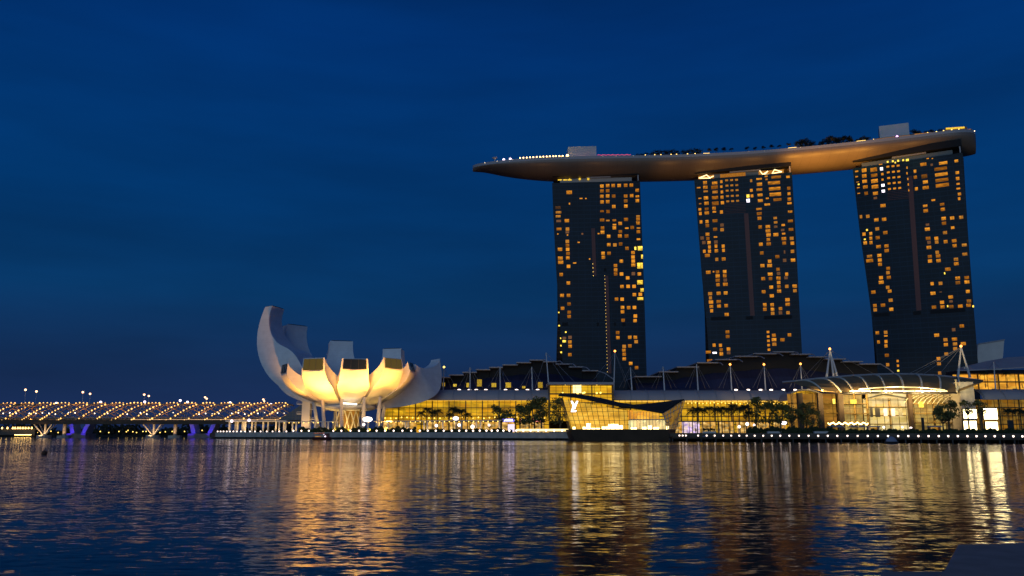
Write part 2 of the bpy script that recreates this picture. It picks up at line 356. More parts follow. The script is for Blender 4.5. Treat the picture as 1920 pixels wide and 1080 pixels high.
# the quay wall on the left and the boardwalk on the right
q = thing('quay_wall', 'long concrete quay wall with pale face below the museum promenade', 'quay wall', (lp[0][0], lp[0][1], 0))
m = MB()
for (a, b) in zip(lp, lp[1:]):
    m.slab([(a[0], a[1] - .9, .75), (b[0], b[1] - .9, .75), (b[0], b[1] - .9, ZL + .02), (a[0], a[1] - .9, ZL + .02)], (0, .88, 0))
m.build('wall_face', M_concrete, q)
m = MB()
for (a, b) in zip(lp, lp[1:]): m.slab([(a[0], a[1] - 1.1, ZL + .03), (b[0], b[1] - 1.1, ZL + .03), (b[0], b[1] - 1.1, ZL + .25), (a[0], a[1] - 1.1, ZL + .25)], (0, 1.2, 0))
m.build('coping', M_pale, q)
m = MB()
for (a, b) in zip(lp, lp[1:]):
    for k in range(4):
        t = k / 4; x = a[0] + (b[0] - a[0]) * t; y = a[1] + (b[1] - a[1]) * t
        m = MB(); m.tube([(x, y - .5, -1), (x, y - .5, .75)], .35, 8); m.build('pile', M_dark, q)
bw = thing('boardwalk', 'low dark waterside boardwalk on piles right of the glass pavilion', 'boardwalk', (xat(1500, 280), 280, 0))
fp = [(xat(p, QY(p), 1.5), QY(p)) for p in (1262, 1400, 1550, 1700, 1850, 1990, 2150)]
m = MB()
for i in range(len(fp) - 1):
    a, b, c, d = fp[i], fp[i + 1], rpz[i + 1], rpz[i]
    m.hexa([(a[0], a[1], .95), (b[0], b[1], .95), (c[0], c[1] - .05, .95), (d[0], d[1] - .05, .95), (a[0], a[1], ZR), (b[0], b[1], ZR), (c[0], c[1] - .05, ZR), (d[0], d[1] - .05, ZR)])
m.build('decking', M_brown, bw)
m = MB(); m2 = MB()
for i in range(len(fp) - 1):
    for k in range(5):
        t = k / 5; x = fp[i][0] + (fp[i + 1][0] - fp[i][0]) * t; y = fp[i][1] + (fp[i + 1][1] - fp[i][1]) * t
        MB().tube([(x, y + .8, -1), (x, y + .8, .95)], .3, 8).build('pile', M_dark, bw); MB().tube([(x, y + 6, -1), (x, y + 6, .95)], .3, 8).build('pile', M_dark, bw)
        m2.bar((x, y + .25, ZR), (x, y + .25, ZR + 1.0), .08)
    a, b = fp[i], fp[i + 1]
    for zz in (.35, .7, 1.0): m2.bar((a[0], a[1] + .25, ZR + zz), (b[0], b[1] + .25, ZR + zz), .05)
m2.build('railing', M_frame, bw)

# ================================================================== HOTEL TOWERS
HT = 190.0
TW = {  # top corners, bottom-left inset pixels by height, windows
 'T1': dict(l=(1035, 343), r=(1200, 339), left=[(340, 1035), (430, 1038.5), (520, 1043.5), (600, 1050), (700, 1056), (790, 1062)], right=[(340, 1200), (430, 1203.5), (520, 1207), (700, 1212.5), (790, 1215)]),
 'T2': dict(l=(1301, 337), r=(1485, 323), left=[(330, 1301), (430, 1309), (520, 1316), (600, 1324.5), (680, 1330), (790, 1337)], right=[(330, 1485), (430, 1491.5), (560, 1498), (680, 1505), (790, 1510)]),
 'T3': dict(l=(1598, 316), r=(1805, 286), left=[(310, 1598), (430, 1611), (520, 1624.5), (620, 1638), (700, 1646), (790, 1655)], right=[(285, 1805), (430, 1813.5), (560, 1823.5), (660, 1832), (790, 1841)]),
}
WIN = {}
WIN['T1'] = [((1010, 335), "948,112;1035,105;1118,103;1207,103,,,.8;1305,100;1390,98;948,185;1035,182;1478,175;948,265;1035,260;1125,262;1305,262;1395,255;1480,265,,35;950,350;1035,345;1305,335,,,.5;1480,330;1127,418;1308,412;950,488,,35;1040,493;458,205,95,65;635,297,50,18,.8;708,298,25,18,.8;462,375,20,30;290,435,90,50,.3;298,505,95,40,.6;293,565,85,40,.5;300,635,80,40,.4;423,630,75;305,755,85,45;432,755,,,.6;430,805,,40,.4;432,845,25,20;288,830,20,20;430,940,,,.7;432,1000;320,1060,75;435,1060,,,.8;655,828,30,30,.4;898,825,30,20;600,955,35,20;952,620,75,50;1037,628,,25,.6;1135,625,,35;1310,612,70;1490,605;1490,560,,25,.6;1223,672;1137,690,,25,.8;1490,665;958,740;1135,738;1322,742,,25;1403,732;1497,740,,25,.7;958,805,65;1225,795;1495,795;1050,865;1218,860,65;1318,860,65;1497,908,,30;1052,990;1143,993,,,.5;1230,980;1325,1045;1450,1045,30,,Y;1522,1045,80,75,Y"),
 ((1010, 470), "440,45;1055,40;965,40;325,112,80;437,108;330,175,90;970,100;448,235,,,.8;540,185,55,20;765,125,25,20;1415,30;1415,95,,,.8;1240,158;1418,155,,,.8;1420,215,70;1520,225,95,100,Y;1550,90,30,70,Y;1152,225;1155,290;1155,350;1243,350,,,.8;1510,350;338,358;1335,408,,,.8;1520,475,95,75,Y;445,485;1250,538;1342,535,,,.8;1430,535,,,.8;1550,590,55,60,Y;350,672,65;448,672;1435,660;1525,655,,,.8;1168,728;1252,728,,,.8;1525,720,100,50,Y;455,800;358,865;1258,852;1350,855;1437,852,,,.8;457,925;1258,918;457,988;1450,980,,,.8;1265,1045;1445,1050;1420,345,,,.3"),
 ((1010, 590), "1185,270;1188,345;1367,340;1450,340;1462,405,,,.6;383,400,,40,Y;407,262,25,25,Y;468,410;472,475;1368,468;1282,475,,,.7;1278,535;1282,595;1283,663;468,600;1380,732;1468,795;470,340,,,.3;385,350,,40,.4")]
WIN['T2'] = [((1280, 310), "335,260,65;340,330,75,55;345,390,75,30,.5;350,490,75,60;357,570,75;360,655,65,45;362,715,75,50;365,845,55;370,905;372,1035,65;240,335,60,22;258,495,50,20;262,575,40,20,.5;258,660,50,40;265,722,45;275,848,45;480,265,90,50;478,330,115,60;485,400,90,45,.5;485,485,105,55;490,570,115,65;470,645;475,697,60,30;485,832,85,50;487,960,70;580,245,40,50;580,320,40,40;588,400,40,50;590,480,50;597,562,55;582,700,50;590,895,,,.3;592,965,,,.7;980,460,50,55,Y;982,530,55,60,W;1027,230,35,50,.6;1030,375,45,50;1040,458,45,50;1145,205,95,30;1152,285,90;1150,365,100,45;1160,445,85,45;1165,530,85,50;1145,655,95,35;1150,725,85,50;1152,795,65;1162,925;1252,165,50,25;1258,210,40,25,.5;1402,175,165,45;1370,262,210,55;1380,350,200,55;1390,435,200,60;1422,515,140,45;1270,495,50,25;1268,588,95,35;1580,172,60,40;1592,345,55,55;1595,425,50,50;1600,508;1602,568,75,35;1612,695,75,40;1615,835,85,45;1625,962,80,50;1278,920,75;1280,985,80;1397,1040,85;1508,895,60,35;1515,1025,55,30;1388,790,,40,.5;1395,855,,40,.5;1395,920,,40,.3;1500,970,,40,.4"),
 ((1280, 435), "378,100,55;395,160,55;402,225,45;402,288,50;325,290,45;370,352,85;292,90,,,.3;318,158,,,.3;492,75,,25;498,150,,,.3;500,212,45;505,282;608,212,50;612,275,45,,.8;512,410,50,,.7;615,405,65;385,605,80;463,595,25,25;522,600;525,660,70;525,725,70;530,790;630,595;632,658;638,720,,,.3;640,785,80;412,925,70,,.7;417,988,50,,.6;425,1050,75,,.8;540,920,70;540,1045,75;645,915,65;1288,45,75;1285,115;1290,180,75;1173,185,65;1187,315;1518,100,80;1635,95,65,,.7;1522,168,65;1645,168,,,.8;1420,370,70;1305,438,,,.8;1197,505,70;1305,503,80;1655,422,75;1530,425,,,.4;1528,300,25,,.4;1647,290,,,.6;1430,560;1313,632,80;1438,622,,,.4;1560,632,50;1550,685,,,.3;1208,700,65;1318,700;1437,692,70;1440,757,,,.9;1443,822;1447,888,70;1328,828,65;1562,815,,,.6;1680,812,75;1683,880,,,.7;1215,897,65;1337,957,70,,.8;1572,1015,75,,.8"),
 ((1280, 560), "430,118,65;435,182,50;545,112,65;652,105;660,238,70;1232,92;1233,160;1342,92;1347,160;1350,220,,,.7;1467,150;1467,212,,,.4;1575,85,75;1580,210,,,.7;672,500,65;675,568,65;472,697,50;567,700,50;577,770,55;580,830;385,802,90,48;480,812,70,28,W;687,755,,,.8;690,810,,,.4;405,928,90,45;1280,500,45,40;1283,568,45,40;1286,632,45,40;1290,697,45,40;1295,765,45,40;1368,550,65;1370,615,80;1375,683,70,,.7;1497,617,75;1602,545")]
WIN['T3'] = [((1590, 275), "130,370,55,25;130,450,45,20;145,530,45,15,.7;160,565,30,25,Y;155,615,45,15;162,700,45,15;243,355,80,65;245,440,75,60,.8;250,520,80;260,605,80;272,700;385,345,115,70;392,430,110;398,515,115,65;405,600,115,65;412,700,85,55;410,770,,40,.4;503,335,50,55,W;515,412,40,40;518,495,35,35;525,580,55,45,W;530,668,55,45,W;885,315,20,40;885,400,20,40;898,485,20,40;905,568,20,40;912,655,20,40;595,228,30,30,Y;672,218,30,30,Y;710,238,25,25,Y;752,212,32,32,Y;828,203,30,30,Y;890,200,50,38,Y;490,265,60,15;1130,265,105,55;1005,370,45,55;1010,458,55;1025,632,50;1145,445,100,70,.6;1160,530,85;1165,615,105,55;1195,178,40,15;1265,178,25,15;1255,272,40,40,.4;1428,245,145,50;1390,330,220,55;1400,415,220,55;1408,500,225,55;1415,578,230,60;1625,215,65,45;1640,390,60,50;1645,478;1652,558,55,30;1655,628,65,28;1672,710,55,50;1668,780,40,50;1280,802,65,30;525,885,90;1158,888,75,40;1165,962,80;1412,865,75,45;1422,940,75"),
 ((1600, 400), "115,50,40,,.6;217,45,,,.5;345,98,75;462,90,75;1355,78,75;1360,150,75;1483,70,70;1617,60,70,,.7;1112,170,,40,.3;1110,238,85;1490,215,60,45,.8;1375,290,70,,.7;480,290,75;358,232,65,,.6;205,250,30,30,Y;160,312,55,,.8;262,305,50;262,375,50;265,440,50;172,390,30,25,Y;178,445;365,365,70;378,500,80;497,490,70,,.8;500,560,75;243,645,90,50,.7;245,710,120;390,632,70,,.8;397,700,65,,.8;400,765,65;522,827,65;520,890,,,.5;532,962,70;415,965,65,,.8;418,1035,85;1122,375,80,,.8;1245,375,65,,.8;1135,435,,,.4;1250,430,,,.5;1385,425,65;1513,412,80;1520,485,70;1665,475,85,50,.7;1672,612,85,50,.7;1133,512,80;1148,650,70;1150,715,70,,.8;1258,585,,,.7;1272,640,75;1278,710,75;1540,690,75,,.7;1545,757,80,,.8;1417,838,95;1370,900,20,35,Y;1565,972,80;1700,965,80;1568,1040,80,,.7;1703,1030,85;1182,1055,55,,.8;1308,1050,65,,.7"),
 ((1610, 520), "220,222,75;435,150,,,.6;465,207,65;480,343,70,,.7;365,418,75;243,425;248,488,,,.7;490,480,70;1115,240,85;1230,220,40,15,.4;1380,295,80;1385,360,,40,.3;1250,375,70,,.8;1130,447,75;1258,443,70;1390,440,75,,.6;1525,432,80;1650,420,80,,.8;1655,355,75,,.7;1637,212,65;1717,435,28,35,Y;1335,432,20,35,Y"),
 ((1620, 610), "200,113;325,105,,,.5;328,158,,25;218,250,45;330,243,50,,.8;330,310,50;343,450,70;355,590,55,,.7;505,535,35,40,.8;510,605,35,40;513,680,35,30,Y;1090,148,85;1468,10,75;1222,215,70,,.7;1228,290,70;1357,208,90,,.8;1365,280,75,,.7;1368,350,70,,.7;1490,275,85;1235,430,65,,.7;1118,500,65,,.8;1125,575,65,,.6;1135,715,55,,.7;1345,65,,,.4")]
def lerp_px(tab, y):
    if y <= tab[0][0]: return tab[0][1]
    for (a, b), (c, d) in zip(tab, tab[1:]):
        if y <= c: return b + (d - b) * (y - a) / (c - a)
    return tab[-1][1]
TLAB = {'T1': 'hotel tower nearest the museum, mostly dark glass with few lit windows at left',
        'T2': 'middle hotel tower of three with glowing zigzag lattice under the deck',
        'T3': 'rightmost hotel tower under the thick end of the rooftop deck, behind the vaulted hall'}
TGEO = {}
unit = {}
def unit_window(mt):
    if mt.name not in unit:
        o = MB().box((-.5, -.5, -.5), (.5, .5, .5)).build('window', mt); unit[mt.name] = o.data; bpy.data.objects.remove(o)
    return unit[mt.name]
for key in ('T1', 'T2', 'T3'):
    d = TW[key]; A = atz(*d['l'], HT); B = atz(*d['r'], HT)
    ax = (B - A); ax.z = 0; W = ax.length; ax.normalize(); nb = Vector((-ax.y, ax.x, 0))     # nb points away from the camera
    def onplane(px, py, off=0.0):
        u = (px - 960) / F; v = (540 - py) / F
        dr = Vector((u, CT - v * ST, ST + v * CT)); o = Vector((0, 0, CAMH)); P0 = A + nb * off
        t = (P0 - o).dot(nb) / dr.dot(nb); return o + dr * t
    root = thing('hotel_tower', TLAB[key], 'tower', (A.x, A.y, ZL), group='the three leaning hotel towers')
    root.location = (A + B) / 2; root.location.z = ZL
    ang = math.atan2(ax.y, ax.x)
    # facade sections
    ys = [A.z]; zs = [HT, 165, 140, 115, 90, 65, 40, 20, ZL]
    L_, R_ = [], []
    for z in zs:
        # pixel row of a plane point of this height
        def solve(tab, x0):
            P = Vector((x0.x, x0.y, z))
            for _ in range(8):
                dd = P.y * CT + (P.z - CAMH) * ST; hh = (P.z - CAMH) * CT - P.y * ST
                py = 540 - F * hh / dd; px = lerp_px(tab, py)
                Q = onplane(px, py); P = Vector((Q.x, Q.y, z))
            return P
        L_.append(solve(d['left'], A)); R_.append(solve(d['right'], B))
    def rear(z):                                        # the rear slab leans outwards towards the ground
        t = 1 - (z - ZL) / (HT - ZL); return 22 + 34 * max(0, t - .25) ** 1.7
    # local frame: build meshes in (along, depth, z) so that the window grid follows the facade
    def loc(P): q_ = Vector((P.x - root.location.x, P.y - root.location.y, 0)); return Vector((q_.dot(ax), q_.dot(nb), P.z - ZL))
    def build_loc(mb, name, mt, par=root):
        me = bpy.data.meshes.new(name); me.from_pydata(mb.v, [], mb.f)
        for m_ in (mt if isinstance(mt, list) else [mt]): me.materials.append(m_)
        if isinstance(mt, list): me.polygons.foreach_set('material_index', mb.m)
        o = bpy.data.objects.new(name, me); C.objects.link(o); o.parent = par
        if par is root: o.rotation_euler = (0, 0, ang)
        import bmesh
        b = bmesh.new(); b.from_mesh(me); bmesh.ops.recalc_face_normals(b, faces=b.faces); b.to_mesh(me); b.free()
        return o
    ll = [loc(p) for p in L_]; rl = [loc(p) for p in R_]
    mb = MB()
    rows = []
    for i in range(len(zs)):
        rows.append([ll[i], rl[i], rl[i] + Vector((0, 11, 0)), ll[i] + Vector((0, 11, 0))])
    vs = [p for r_ in rows for p in r_]; fs = []
    for i in range(len(zs) - 1):
        for j in range(4):
            a, b = i * 4 + j, i * 4 + (j + 1) % 4; fs.append((a, b, b + 4, a + 4))
    fs += [(3, 2, 1, 0), tuple((len(zs) - 1) * 4 + j for j in range(4))]
    mb.add(vs, fs); build_loc(mb, 'glass_facade', M_glass)
    mb = MB(); rows = []
    for i, z in enumerate(zs):
        e = (4.6 if key == 'T1' else 2.6) * max(0, 1 - (z - ZL) / 100) ** .8
        d0 = rear(z) - 10; a = ll[i] + Vector((-e * 2.0, d0, 0)); b = rl[i] + Vector((.4, d0, 0))
        rows.append([a, b, b + Vector((0, 12, 0)), a + Vector((0, 12, 0))])
    vs = [p for r_ in rows for p in r_]; mb.add(vs, fs); build_loc(mb, 'rear_slab', M_dkglass)
    mb = MB()                                            # end wall between the two slabs, left and right
    for side in (ll, rl):
        sg = 1.0 if side is ll else -1.0
        rr = [[side[i] + Vector((sg * .6, 10.8, 0)), side[i] + Vector((sg * .6, rear(zs[i]) - 9.5, 0))] for i in range(len(zs))]
        mb.grid(rr, (sg * .3, 0, 0))
    build_loc(mb, 'end_wall', M_dkglass)
    # recessed dark floor (plant level)
    TGEO[key] = dict(A=A, B=B, ax=ax, nb=nb, root=root, onplane=onplane, loc=loc, ang=ang, bl=build_loc)
    # windows
    wins = []
    for (ox, oy), txt in WIN[key]:
        for tok in txt.split(';'):
            p_ = (tok.split(',') + [''] * 5)[:5]
            X = ox + float(p_[0]) / 8; Yp = oy + float(p_[1]) / 8; ww = float(p_[2] or 60) / 8; hh = float(p_[3] or 56) / 8
            wins.append((X, Yp, ww * .86, hh * .84, p_[4] or '1'))
    if key != 'T1':
        ox, oy = (1280, 310) if key == 'T2' else (1590, 275)
        xs, ysr, dx = ((660, 733, 808), (225, 305, 380, 462, 540), 4) if key == 'T2' else ((598, 675, 752), (300, 385, 470, 552, 635), 6)
        for i, yy in enumerate(ysr):
            for j, xx in enumerate(xs): wins.append((ox + (xx + dx * i) / 8, oy + (yy - (4 if key == 'T2' else 8) * j) / 8, 42 / 8, 26 / 8, '.6' if key == 'T2' else '1'))
    wins.sort(key=lambda t: -t[2] * t[3] * (1 if t[4] in '1YW' else .6))
    small = MB()
    for i, (X, Yp, ww, hh, cl) in enumerate(wins):
        P = loc(onplane(X, Yp)); Q = loc(onplane(X + ww / 2, Yp)); Q0 = loc(onplane(X - ww / 2, Yp)); T = loc(onplane(X, Yp - hh / 2)); T0 = loc(onplane(X, Yp + hh / 2))
        wx = Q.x - Q0.x; wz = T.z - T0.z
        mt = WY if cl == 'Y' else WW if cl == 'W' else (W1 if float(cl) > .75 else W2 if float(cl) > .45 else W3)
        if i < 99:
            o = bpy.data.objects.new('window', unit_window(mt)); C.objects.link(o); o.parent = root
            c, s_ = math.cos(ang), math.sin(ang)
            o.location = (P.x * c - (-.02) * s_, P.x * s_ + (-.02) * c, P.z); o.location = Vector((ax.x * P.x + nb.x * -.02, ax.y * P.x + nb.y * -.02, P.z))
            o.rotation_euler = (0, 0, ang); o.scale = (wx, .12, wz)
        else:
            small.cur = {'window_warm': 0, 'window_amber': 1, 'window_dim': 2, 'window_yellow': 3, 'window_white': 4}[mt.name]
            small.box((P.x - wx / 2, -.08, P.z - wz / 2), (P.x + wx / 2, .04, P.z + wz / 2))
    if small.v: tag(build_loc(small, 'small_windows', [W1, W2, W3, WY, WW]), kind='stuff')
    # seams with tiny lamps at every floor
    seams = {'T1': [((1112, 428), (1115, 517)), ((1137, 517), (1143, 700))], 'T2': [((1399, 400), (1411, 592))], 'T3': [((1706, 330), (1723, 582))]}[key]
    mb = MB()
    for (a, b) in seams:
        P, Q = loc(onplane(*a)), loc(onplane(*b)); hw = 1.3 if key == 'T1' else 1.5
        mb.hexa([Q + Vector((-hw, -.06, 0)), Q + Vector((hw, -.06, 0)), Q + Vector((hw, .04, 0)), Q + Vector((-hw, .04, 0)), P + Vector((-hw, -.06, 0)), P + Vector((hw, -.06, 0)), P + Vector((hw, .04, 0)), P + Vector((-hw, .04, 0))])
    build_loc(mb, 'lift_shaft_strip', M_seam)
    if key == 'T1':
        mb = MB()
        for a, b, n_, r_ in (((1113, 495), (1114, 517), 4, .22), ((1135.5, 517), (1140.5, 697), 29, .17)):
            for k in range(n_ if r_ else 0):
                t = k / (n_ - 1); P = loc(onplane(a[0] + (b[0] - a[0]) * t, a[1] + (b[1] - a[1]) * t)); mb.ball((P.x - .6, -.2, P.z), r_, 6, 4)
        build_loc(mb, 'shaft_lights', E_goldspark)
    else:
        mb = MB()
        for k in range(7 if key == 'T2' else 6):       # sky lobby fins behind the window array
            x0, x1, y0, y1 = (1358, 1398, 382, 400) if key == 'T2' else (1664, 1705, 360, 378)
            P = loc(onplane(x0, y0 + (y1 - y0) * k / 6)); Q = loc(onplane(x1, y0 + (y1 - y0) * k / 6 - (2 if key == 'T2' else 4))); mb.bar((P.x, -.1, P.z), (Q.x, -.1, Q.z), .25)
        build_loc(mb, 'lobby_louvres', M_seam)
    # plant floor slots
    sl_ = {'T1': [(1054, 1065, 608), (1119, 1123, 608), (1136, 1140, 608), (1151, 1155, 608), (1167, 1173, 608), (1132, 1137, 506)],
           'T2': [(1333, 1369, 597), (1399, 1412, 596), (1432, 1485, 595)], 'T3': [(1638, 1668, 590), (1712, 1727, 587), (1744, 1810, 583)]}[key]
    mb = MB()
    for x0, x1, y_ in sl_:
        mb = MB(); P = loc(onplane(x0, y_)); Q = loc(onplane(x1, y_)); zc = (P.z + Q.z) / 2; mb.box((P.x, -.05, zc - 1.3), (Q.x, .04, zc + 1.3)); build_loc(mb, 'plant_floor_slot', M_black)
    # crown between tower and hull
    P, Q = ll[0], rl[0]
    mb = MB(); mb.box((P.x + 6, 2, HT - ZL), (Q.x - 6, 20, HT - ZL + 3.6)); build_loc(mb, 'crown', mat('crown_' + key, (.30, .29, .27) if key == 'T1' else (.09, .12, .13), .5))
    mb = MB(); mb.box((P.x + 26, .8, HT - ZL + 3.62), (Q.x - 22, 14, HT - ZL + 4.6)); build_loc(mb, 'crown_parapet', M_hulltop)
    mb = MB(); mb.box((Q.x - 1.8, -.5, HT - ZL + .1), (Q.x - 1, 1, HT - ZL + 7)); build_loc(mb, 'corner_post', M_hulltop)
    mb = MB(); mb.box((P.x + .6, -.9, HT - ZL + 4.65), (Q.x - .4, 26, HT - ZL + 9.5)); build_loc(mb, 'soffit_shadow_box', M_black)  # black box put in for the dark shadow under the hull
    mb = MB()
    if key == 'T1':
        for px in (1050, 1060, 1068.5): q_ = loc(onplane(px, 338, 2)); mb.box((q_.x - 1.6, 1.9, q_.z - .2), (q_.x + 1.4, 1.99, q_.z + .8))
        for px, r_ in ((1087, .9), (1103, .9), (1068, .5)): q_ = loc(onplane(px, 336, 2)); mb.ball((q_.x, 1.6, q_.z), r_, 8, 5)
        build_loc(mb, 'crown_lamps', WY)
    if key == 'T2':
        for seq in (((1310, 334), (1325, 328), (1332, 334), (1312, 334)), ((1424, 319), (1430, 327), (1440, 321), (1433, 327), (1447, 327), (1452, 318), (1466, 322), (1450, 325)), ((1330, 334), (1338, 330))):
            for a, b in zip(seq, seq[1:]): p0, p1 = loc(onplane(a[0], a[1], 1.5)), loc(onplane(b[0], b[1], 1.5)); mb.bar((p0.x, 1.5, p0.z), (p1.x, 1.5, p1.z), .55)
        build_loc(mb, 'zigzag_struts', lamp_mat('strut_glow', (1, .72, .30), 2.2))  # light on the struts is put in as their own glow
        mb = MB()
        for x0, x1, y0, y1 in ((1309, 1339, 326, 335), (1350, 1398, 323, 331), (1422, 1470, 318, 327.5)):
            p0, p1 = loc(onplane(x0, y0, 1.9)), loc(onplane(x1, y1, 1.9)); mb.box((p0.x, 1.85, HT - ZL + .2), (p1.x, 1.95, HT - ZL + 3.3)); build_loc(mb, 'lit_lattice_room', W2); mb = MB()
    # ground floor lobby, orange light inside the gap at the foot of the first tower
    if key == 'T1':
        mb = MB()
        for zz, hh in ((92, .5), (82, .5), (72.5, .5), (67, .5), (62, .5)):
            dd_ = rear(zz)
            i = min(range(len(zs)), key=lambda k: abs(zs[k] - zz)); x = ll[i].x
            mb.box((x - 1.2, 12, zz - ZL), (x - .1, dd_ - 11, zz - ZL + hh))
        build_loc(mb, 'lit_end_floor', WY)
        mb = MB(); x = ll[6].x
        mb.box((x - .9, 12, 24), (x - .3, 24, 43)); build_loc(mb, 'atrium_glow', window_mat('atrium_window', (1, .30, .03), .35))

# ================================================================== SKY DECK
FRONT = [(-75, 583.5), (-30, 581.5), (20, 580), (60, 579.2), (100, 577.8), (135, 575), (173, 569.3), (208, 560.5), (243, 549.3), (275, 537.3), (305, 524.2), (335, 510)]
def fpt(x):
    for i in range(1, len(FRONT) - 2):
        if x <= FRONT[i + 1][0] or i == len(FRONT) - 3:
            p0, p1, p2, p3 = FRONT[i - 1:i + 3]; h_ = p2[0] - p1[0]; t = (x - p1[0]) / h_
            m1 = (p2[1] - p0[1]) / (p2[0] - p0[0]) * h_; m2 = (p3[1] - p1[1]) / (p3[0] - p1[0]) * h_
            return (2 * t ** 3 - 3 * t * t + 1) * p1[1] + (t ** 3 - 2 * t * t + t) * m1 + (-2 * t ** 3 + 3 * t * t) * p2[1] + (t ** 3 - t * t) * m2
FR_ = {}
def fr(s):                          # tangent and outward-back normal; s is the x of the front edge minus 64
    x = s + 64; d_ = fpt(x + 6) - fpt(x - 6); t_ = Vector((12, d_, 0)).normalized(); return t_, Vector((-t_.y, t_.x, 0))
def sp(s):
    x = s + 64; t_, n_ = fr(s); return Vector((x, fpt(x), 0)) + n_ * 19.0
S0, S1 = -95.0, 250.0
ZT, ZB = 205.0, 191.8
def halfw(s):
    w_ = 19.0
    if s < 20: t = min(1, (20 - s) / 115.2); w_ = 19 * math.sqrt(max(.0, 1 - t ** 2.3)) + .05
    if s > 232: w_ = 8 + 11 * math.sqrt(max(0, 1 - ((s - 232) / 18.2) ** 2.2))
    return w_
def depthk(s):                     # hull gets shallow at the bow
    if s < 0: t = min(1, -s / 95.0); return max(.24, (1 - t ** 2.6))
    return 1.0
def zoff(s): return -1.0 * max(0, (-s - 20) / 75.0) ** 1.5 * 1.0
deck = thing('sky_deck', 'long boat shaped rooftop deck spanning the three hotel towers, lit amber below', 'rooftop deck', (sp(90).x, sp(90).y, ZB))
SEC = [(-1.0, 0.0), (-1.015, -2.2), (-.985, -4.0), (-.86, -6.6), (-.66, -9.4), (-.42, -11.8), (-.15, -13.0), (.15, -13.0), (.45, -12.0), (.75, -9.0), (.95, -5), (1.0, 0)]
stations = [S0 + 1.2 * k for k in range(5)] + [S0 + 8 + 5 * k for k in range(66)] + [241, 244, 246.5, 248.5, S1]
stations = [s for s in stations if s <= S1]
rows = []
for s in stations:
    t_, n_ = fr(s); hw = halfw(s); k = depthk(s); c_ = sp(s)
    rows.append([c_ + n_ * (a * hw) + Vector((0, 0, ZT + zoff(s) + b * k * .875)) for a, b in SEC])
m = MB(); m.grid(rows)
K = len(SEC); nlast = (len(rows) - 1) * K
m.f.append(list(range(nlast, nlast + K))); m.m.append(0); m.f.append(list(range(K))); m.m.append(0)
hull = m.build('hull', M_hull, deck, smooth=True)
try:
    hull.data.set_sharp_from_angle(angle=R(35))
except Exception: pass
m = MB()
for i in range(len(rows) - 1):
    a0, b0, a1, b1 = rows[i][0], rows[i][-1], rows[i + 1][0], rows[i + 1][-1]; z_ = Vector((0, 0, -.15))
    m.add([a0 + z_, b0 + z_, b1 + z_, a1 + z_], [(0, 1, 2, 3)])
m.build('deck_floor', M_concrete, deck)
m = MB(); prev = None
for s in stations:
    t_, n_ = fr(s); c_ = sp(s); hw = halfw(s) + .2; z_ = ZT + zoff(s)
    cur = (c_ - n_ * hw + Vector((0, 0, z_ - .6)), c_ - n_ * hw + Vector((0, 0, z_ + 1.5)))
    if prev: m.slab([prev[0], cur[0], cur[1], prev[1]], (0, .25, 0))
    prev = cur
m.build('parapet', M_hulltop, deck)
def s_of_px(px, z=ZT):              # station whose front edge falls in this pixel column
    best = None
    for i in range(-95 * 2, 250 * 2):
        s = i / 2; t_, n_ = fr(s); P = sp(s) - n_ * halfw(s); dd = P.y * CT + (z - CAMH) * ST
        e = abs(960 + F * P.x / dd - px)
        if best is None or e < best[0]: best = (e, s)
    return best[1]
def dk(px, inset, z):               # a point on the deck seen in pixel column px, inset metres behind the front edge
    s = s_of_px(px); t_, n_ = fr(s); P = sp(s) - n_ * (halfw(s) - inset); return Vector((P.x, P.y, z + zoff(s)))
def dbox(name, px0, px1, inset, dep, z0, z1, mt, par=deck, taper=0):
    a, b = dk(px0, inset, z0), dk(px1, inset, z0); _, n_ = fr((s_of_px(px0) + s_of_px(px1)) / 2)
    m = MB(); h_ = Vector((0, 0, z1 - z0)); m.hexa([a, b, b + n_ * dep, a + n_ * dep, a + h_, b + h_, b + n_ * dep + h_, a + n_ * dep + h_])
    return m.build(name, mt, par)
dbox('lift_house', 1067, 1121, 10, 12, ZT, ZT + 12.8, M_pale)
dbox('lift_house', 1653, 1709, 10, 12, ZT, ZT + 14.4, M_pale)
dbox('restaurant_block', 1008, 1072, 7, 9, ZT, ZT + 3.2, M_dark)
dbox('restaurant_block', 1125, 1190, 6, 9, ZT, ZT + 3.6, mat('red_pavilion', (.10, .02, .03), .7))
dbox('restaurant_block', 1640, 1712, 5, 9, ZT, ZT + 3.8, mat('amber_club', (.25, .16, .08), .7))
dbox('club_terrace', 1712, 1824, 4, 10, ZT, ZT + 3.8, MATS['amber_club'])
dbox('club_terrace', 1775, 1816, 7, 9, ZT + 3.82, ZT + 6.0, MATS['amber_club'])
dbox('roof_canopy', 1000, 1078, 6, 10, ZT + 3.3, ZT + 3.8, M_edge); dbox('roof_canopy', 976, 1010, 8, 7, ZT + 1.6, ZT + 2.4, mat('dusky_red_roof', (.12, .04, .05), .7))
dbox('lit_window_band', 1011, 1067, 6.7, .2, ZT + 1.9, ZT + 3.0, W1)
dbox('lit_window_band', 1716, 1822, 3.7, .2, ZT + 2.2, ZT + 3.3, W2); dbox('lit_window_band', 1777, 1812, 6.6, .2, ZT + 4.6, ZT + 5.8, WY); dbox('lit_window_band', 1644, 1708, 4.7, .2, ZT + 2.2, ZT + 3.3, W2)
def dlamps(name, pxs, inset, z, r_, mt):
    first = None
    for px in pxs:
        P = dk(px, inset, z)
        if first is None:
            first = MB().ball((0, 0, 0), r_, 8, 5).build(name, mt, None); o = first
        else:
            o = first.copy(); C.objects.link(o)
        o.parent = deck; o.location = P - deck.location
dlamps('edge_lamp', [975 + 6.2 * k for k in range(14)], .2, ZT + 2.2, .50, E_warm)
dlamps('edge_lamp', [1064], .2, ZT + 2.4, .95, E_warm)
